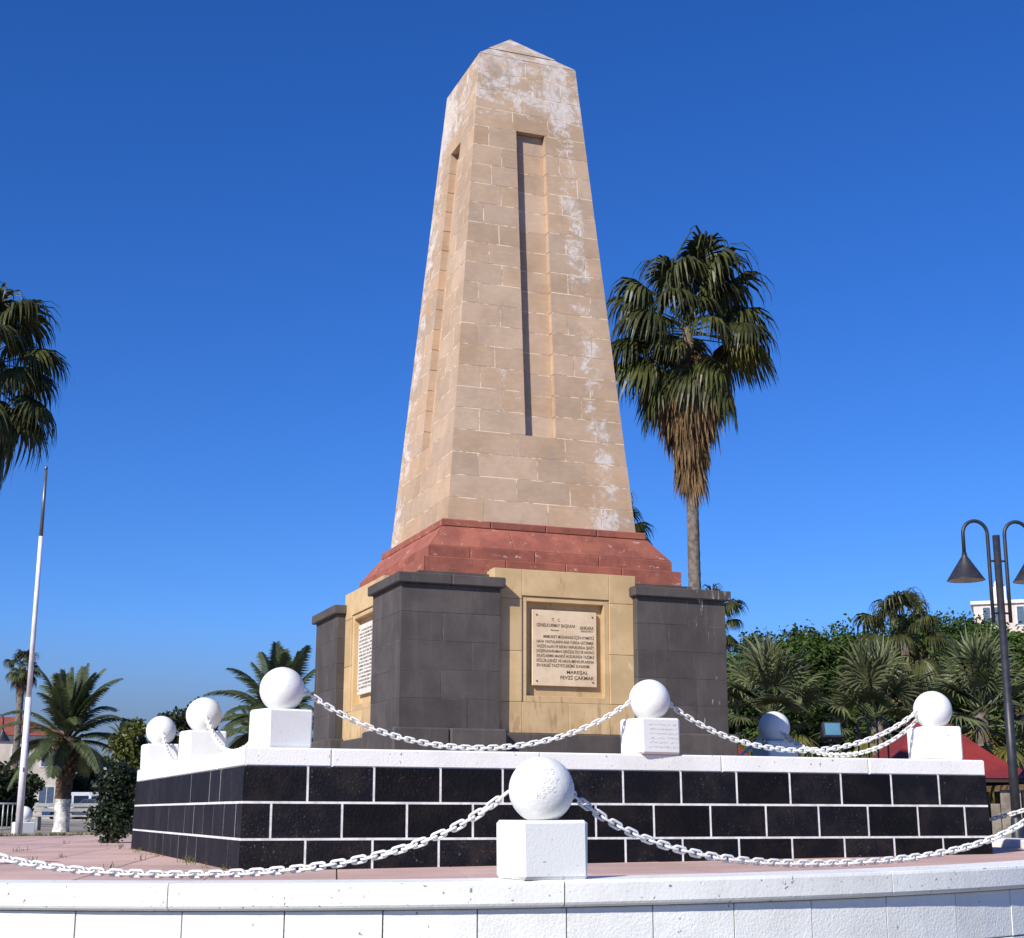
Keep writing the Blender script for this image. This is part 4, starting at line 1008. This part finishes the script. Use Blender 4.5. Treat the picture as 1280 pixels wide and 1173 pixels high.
# ------------------------------------------------------------------ vans and cars far on the road
CARW = simple('white_car_paint', (.72, .73, .74), .3); CARG = simple('dark_car_paint', (.05, .06, .08), .3); CGL = simple('car_glass', (.02, .025, .035), .1); TYRE = simple('tyre', (.015, .015, .015), .8); HUB = simple('hub', (.4, .4, .41), .4, metal=.7); LAMPM = simple('headlight_glass', (.6, .6, .6), .15); TAIL = simple('tail_light', (.35, .02, .02), .3)
def vehicle(base, rz, label, prof, wins, wheels, width, mt, cat):
    t = thing('parked_van' if cat == 'van' else 'parked_car', label, cat, base, rz, 'vehicles on the far road'); w = width/2
    q = MB(); K = len(prof); tum = lambda z: w*(1-.10*max(0, z-.9))
    vs = [(x, -tum(z), z) for x, z in prof]+[(x, tum(z), z) for x, z in prof]
    q.add(vs, [tuple(range(K)), tuple(range(K, 2*K))[::-1]]+[(k, K+k, K+(k+1) % K, (k+1) % K) for k in range(K)]); bd = q.build('body', mt, t)
    bd.modifiers.new('bevel', 'BEVEL').width = .05; bd.modifiers['bevel'].segments = 2
    for s_ in (-1, 1):
        for wn_ in wins:
            q = MB(); q.add([(x, s_*(tum(z)+.008), z) for x, z in wn_]+[(x, s_*(tum(z)-.02), z) for x, z in wn_], [(0, 1, 2, 3), (0, 4, 5, 1), (1, 5, 6, 2), (2, 6, 7, 3), (3, 7, 4, 0)]); q.build('window', CGL, t)
        for wx in wheels:
            q = MB(); q.tube([(wx, s_*(w-.2), .32), (wx, s_*(w+.01), .32)], .32, 18); wh = q.build('wheel', TYRE, t)
            q = MB(); q.tube([(wx, s_*(w+.005), .32), (wx, s_*(w+.03), .32)], .19, 14); q.build('rim', HUB, wh)
        fx, fz = prof[1]; q = MB(); q.box(fx-.05, fx+.02, s_*w*.62-.16, s_*w*.62+.16, fz-.12, fz+.02, .01); q.build('headlight', LAMPM, t)
        bx_ = max(p[0] for p in prof); q = MB(); q.box(bx_-.03, bx_+.02, s_*w*.85-.07, s_*w*.85+.07, .8, 1.15, .01); q.build('tail_light', TAIL, t)
    ws = [p for p in prof]; (x0, z0), (x1, z1) = wins[0][0], wins[0][1]
    a_, b2_ = prof[2], prof[3]
    q = MB(); d = Vector((b2_[0]-a_[0], 0, b2_[1]-a_[1])); n_ = Vector((-d.z, 0, d.x)).normalized()*.012
    pts = []
    for f, s_ in ((.08, -1), (.08, 1), (.92, 1), (.92, -1)): p = Vector((a_[0], 0, a_[1]))+d*f; pts.append(p+n_+Vector((0, s_*tum(p.z)*.86, 0)))
    q.add(pts+[p-n_*3 for p in pts], [(0, 1, 2, 3), (0, 4, 5, 1), (1, 5, 6, 2), (2, 6, 7, 3), (3, 7, 4, 0)]); q.build('windscreen', CGL, t)
VAN = [(-2.45, .35), (-2.5, .8), (-1.75, 1.12), (-.85, 1.88), (-.4, 2.0), (2.3, 2.02), (2.48, 1.8), (2.5, .35)]
VW = [[(-1.45, 1.15), (-.45, 1.15), (-.45, 1.75), (-.85, 1.75)], [(-.3, 1.15), (.75, 1.15), (.75, 1.75), (-.3, 1.75)], [(.95, 1.15), (2.1, 1.15), (2.1, 1.75), (.95, 1.75)]]
CARP = [(-2.05, .3), (-2.1, .68), (-1.0, .92), (-.35, 1.42), (.0, 1.47), (1.1, 1.45), (1.85, .98), (2.1, .9), (2.12, .3)]
CW = [[(-.75, .95), (.1, .95), (.1, 1.36), (-.3, 1.36)], [(.2, .95), (1.35, .95), (.95, 1.36), (.2, 1.36)]]
vehicle(foot(98, 112, 1000, UPZ+.004), -YAW+R(18), 'white minibus parked on the far road, behind the painted palm trunk', VAN, VW, (-1.6, 1.6), 1.9, CARW, 'van')
vehicle(foot(143, 124, 1000, UPZ+.004), -YAW+R(40), 'second white van on the far road, left of the dark bush', VAN, VW, (-1.6, 1.6), 1.9, CARW, 'van')
vehicle(foot(-6, 108, 1000, UPZ+.004), -YAW+R(10), 'white van cut off by the left picture edge on the far road', VAN, VW, (-1.6, 1.6), 1.9, CARW, 'van')
vehicle(foot(120, 104, 1000, UPZ+.004), -YAW-R(30), 'dark car on the far road between the palm trunk and the dark bush', CARP, CW, (-1.3, 1.35), 1.75, CARG, 'car')

# ------------------------------------------------------------------ buildings
CRW = simple('cream_wall', (.62, .55, .46), .9, (.52, .46, .38), .8); PKW = simple('pale_pink_wall', (.66, .55, .50), .9, (.60, .50, .45), .6); WHW = simple('white_wall', (.78, .77, .75), .9); RTIL = simple('red_roof_tile', (.30, .075, .045), .85, (.22, .055, .035), 2, bs=.3); WGL = simple('window_glass', (.10, .14, .20), .12); FRM = simple('window_frame', (.70, .68, .65), .7)
def building(base, rz, W, D, H, label, wallm, cols, rows_, roof=None, name='house', first=1.0, step=3.0):
    t = thing(name, label, 'building', base, rz); q = MB(); q.box(-W/2, W/2, 0, D, 0, H); q.build('wall', wallm, t)
    q = MB(); q.box(-W/2-.2, W/2+.2, -.2, D+.2, H, H+.25); cr = q.build('cornice', WHW, t)
    if roof:
        q = MB(); e = .6; q.add([(-W/2-e, -e, H+.26), (W/2+e, -e, H+.26), (W/2+e, D+e, H+.26), (-W/2-e, D+e, H+.26), (-W/2+D*.5, D/2, H+roof), (W/2-D*.5, D/2, H+roof)], [(3, 2, 1, 0), (0, 1, 5, 4), (1, 2, 5), (2, 3, 4, 5), (3, 0, 4)]); q.build('roof', RTIL, t)
    for r_ in range(rows_):
        for c in range(cols):
            x = -W/2+W*(c+.5)/cols; z = first+r_*step
            q = MB(); q.box(x-.65, x+.65, -.05, .02, z, z+1.6); f_ = q.build('window', FRM, t); q = MB(); q.box(x-.55, x-.03, -.06, -.055, z+.1, z+1.5); q.build('pane', WGL, f_); q = MB(); q.box(x+.03, x+.55, -.06, -.055, z+.1, z+1.5); q.build('pane', WGL, f_)
    return t, cr
building(foot(2, 118), -YAW+R(18), 9, 7, zof(925, 118)-UPZ, 'cream building with a red hipped roof behind the left trees', CRW, 4, 2, 1.9)
building(foot(66, 128), -YAW+R(17), 3.2, 5, zof(938, 128)-UPZ, 'narrow cream building glimpsed left of the painted palm trunk', CRW, 1, 2, None)
bt, cr = building(foot(1300, 112), -YAW-R(19), 7.4, 8, zof(752, 112)-UPZ, 'pale apartment block top behind the lamp post and trees', PKW, 3, 6, None, 'apartment_block', .8, 2.75)
q = MB(); zt = zof(752, 112)-UPZ+.25; q.box(-2.25, -1.25, .5, 1.5, zt, zt+1.15); q.box(-2.1, -1.4, .65, 1.35, zt+1.15, zt+1.35)
q.lathe([(.42, zt+1.35), (.30, zt+1.6), (.18, zt+1.75), (.2, zt+1.95), (.0, zt+2.0)], 12, (-1.75, 1.0, 0)); q.build('turret', WHW, bt)
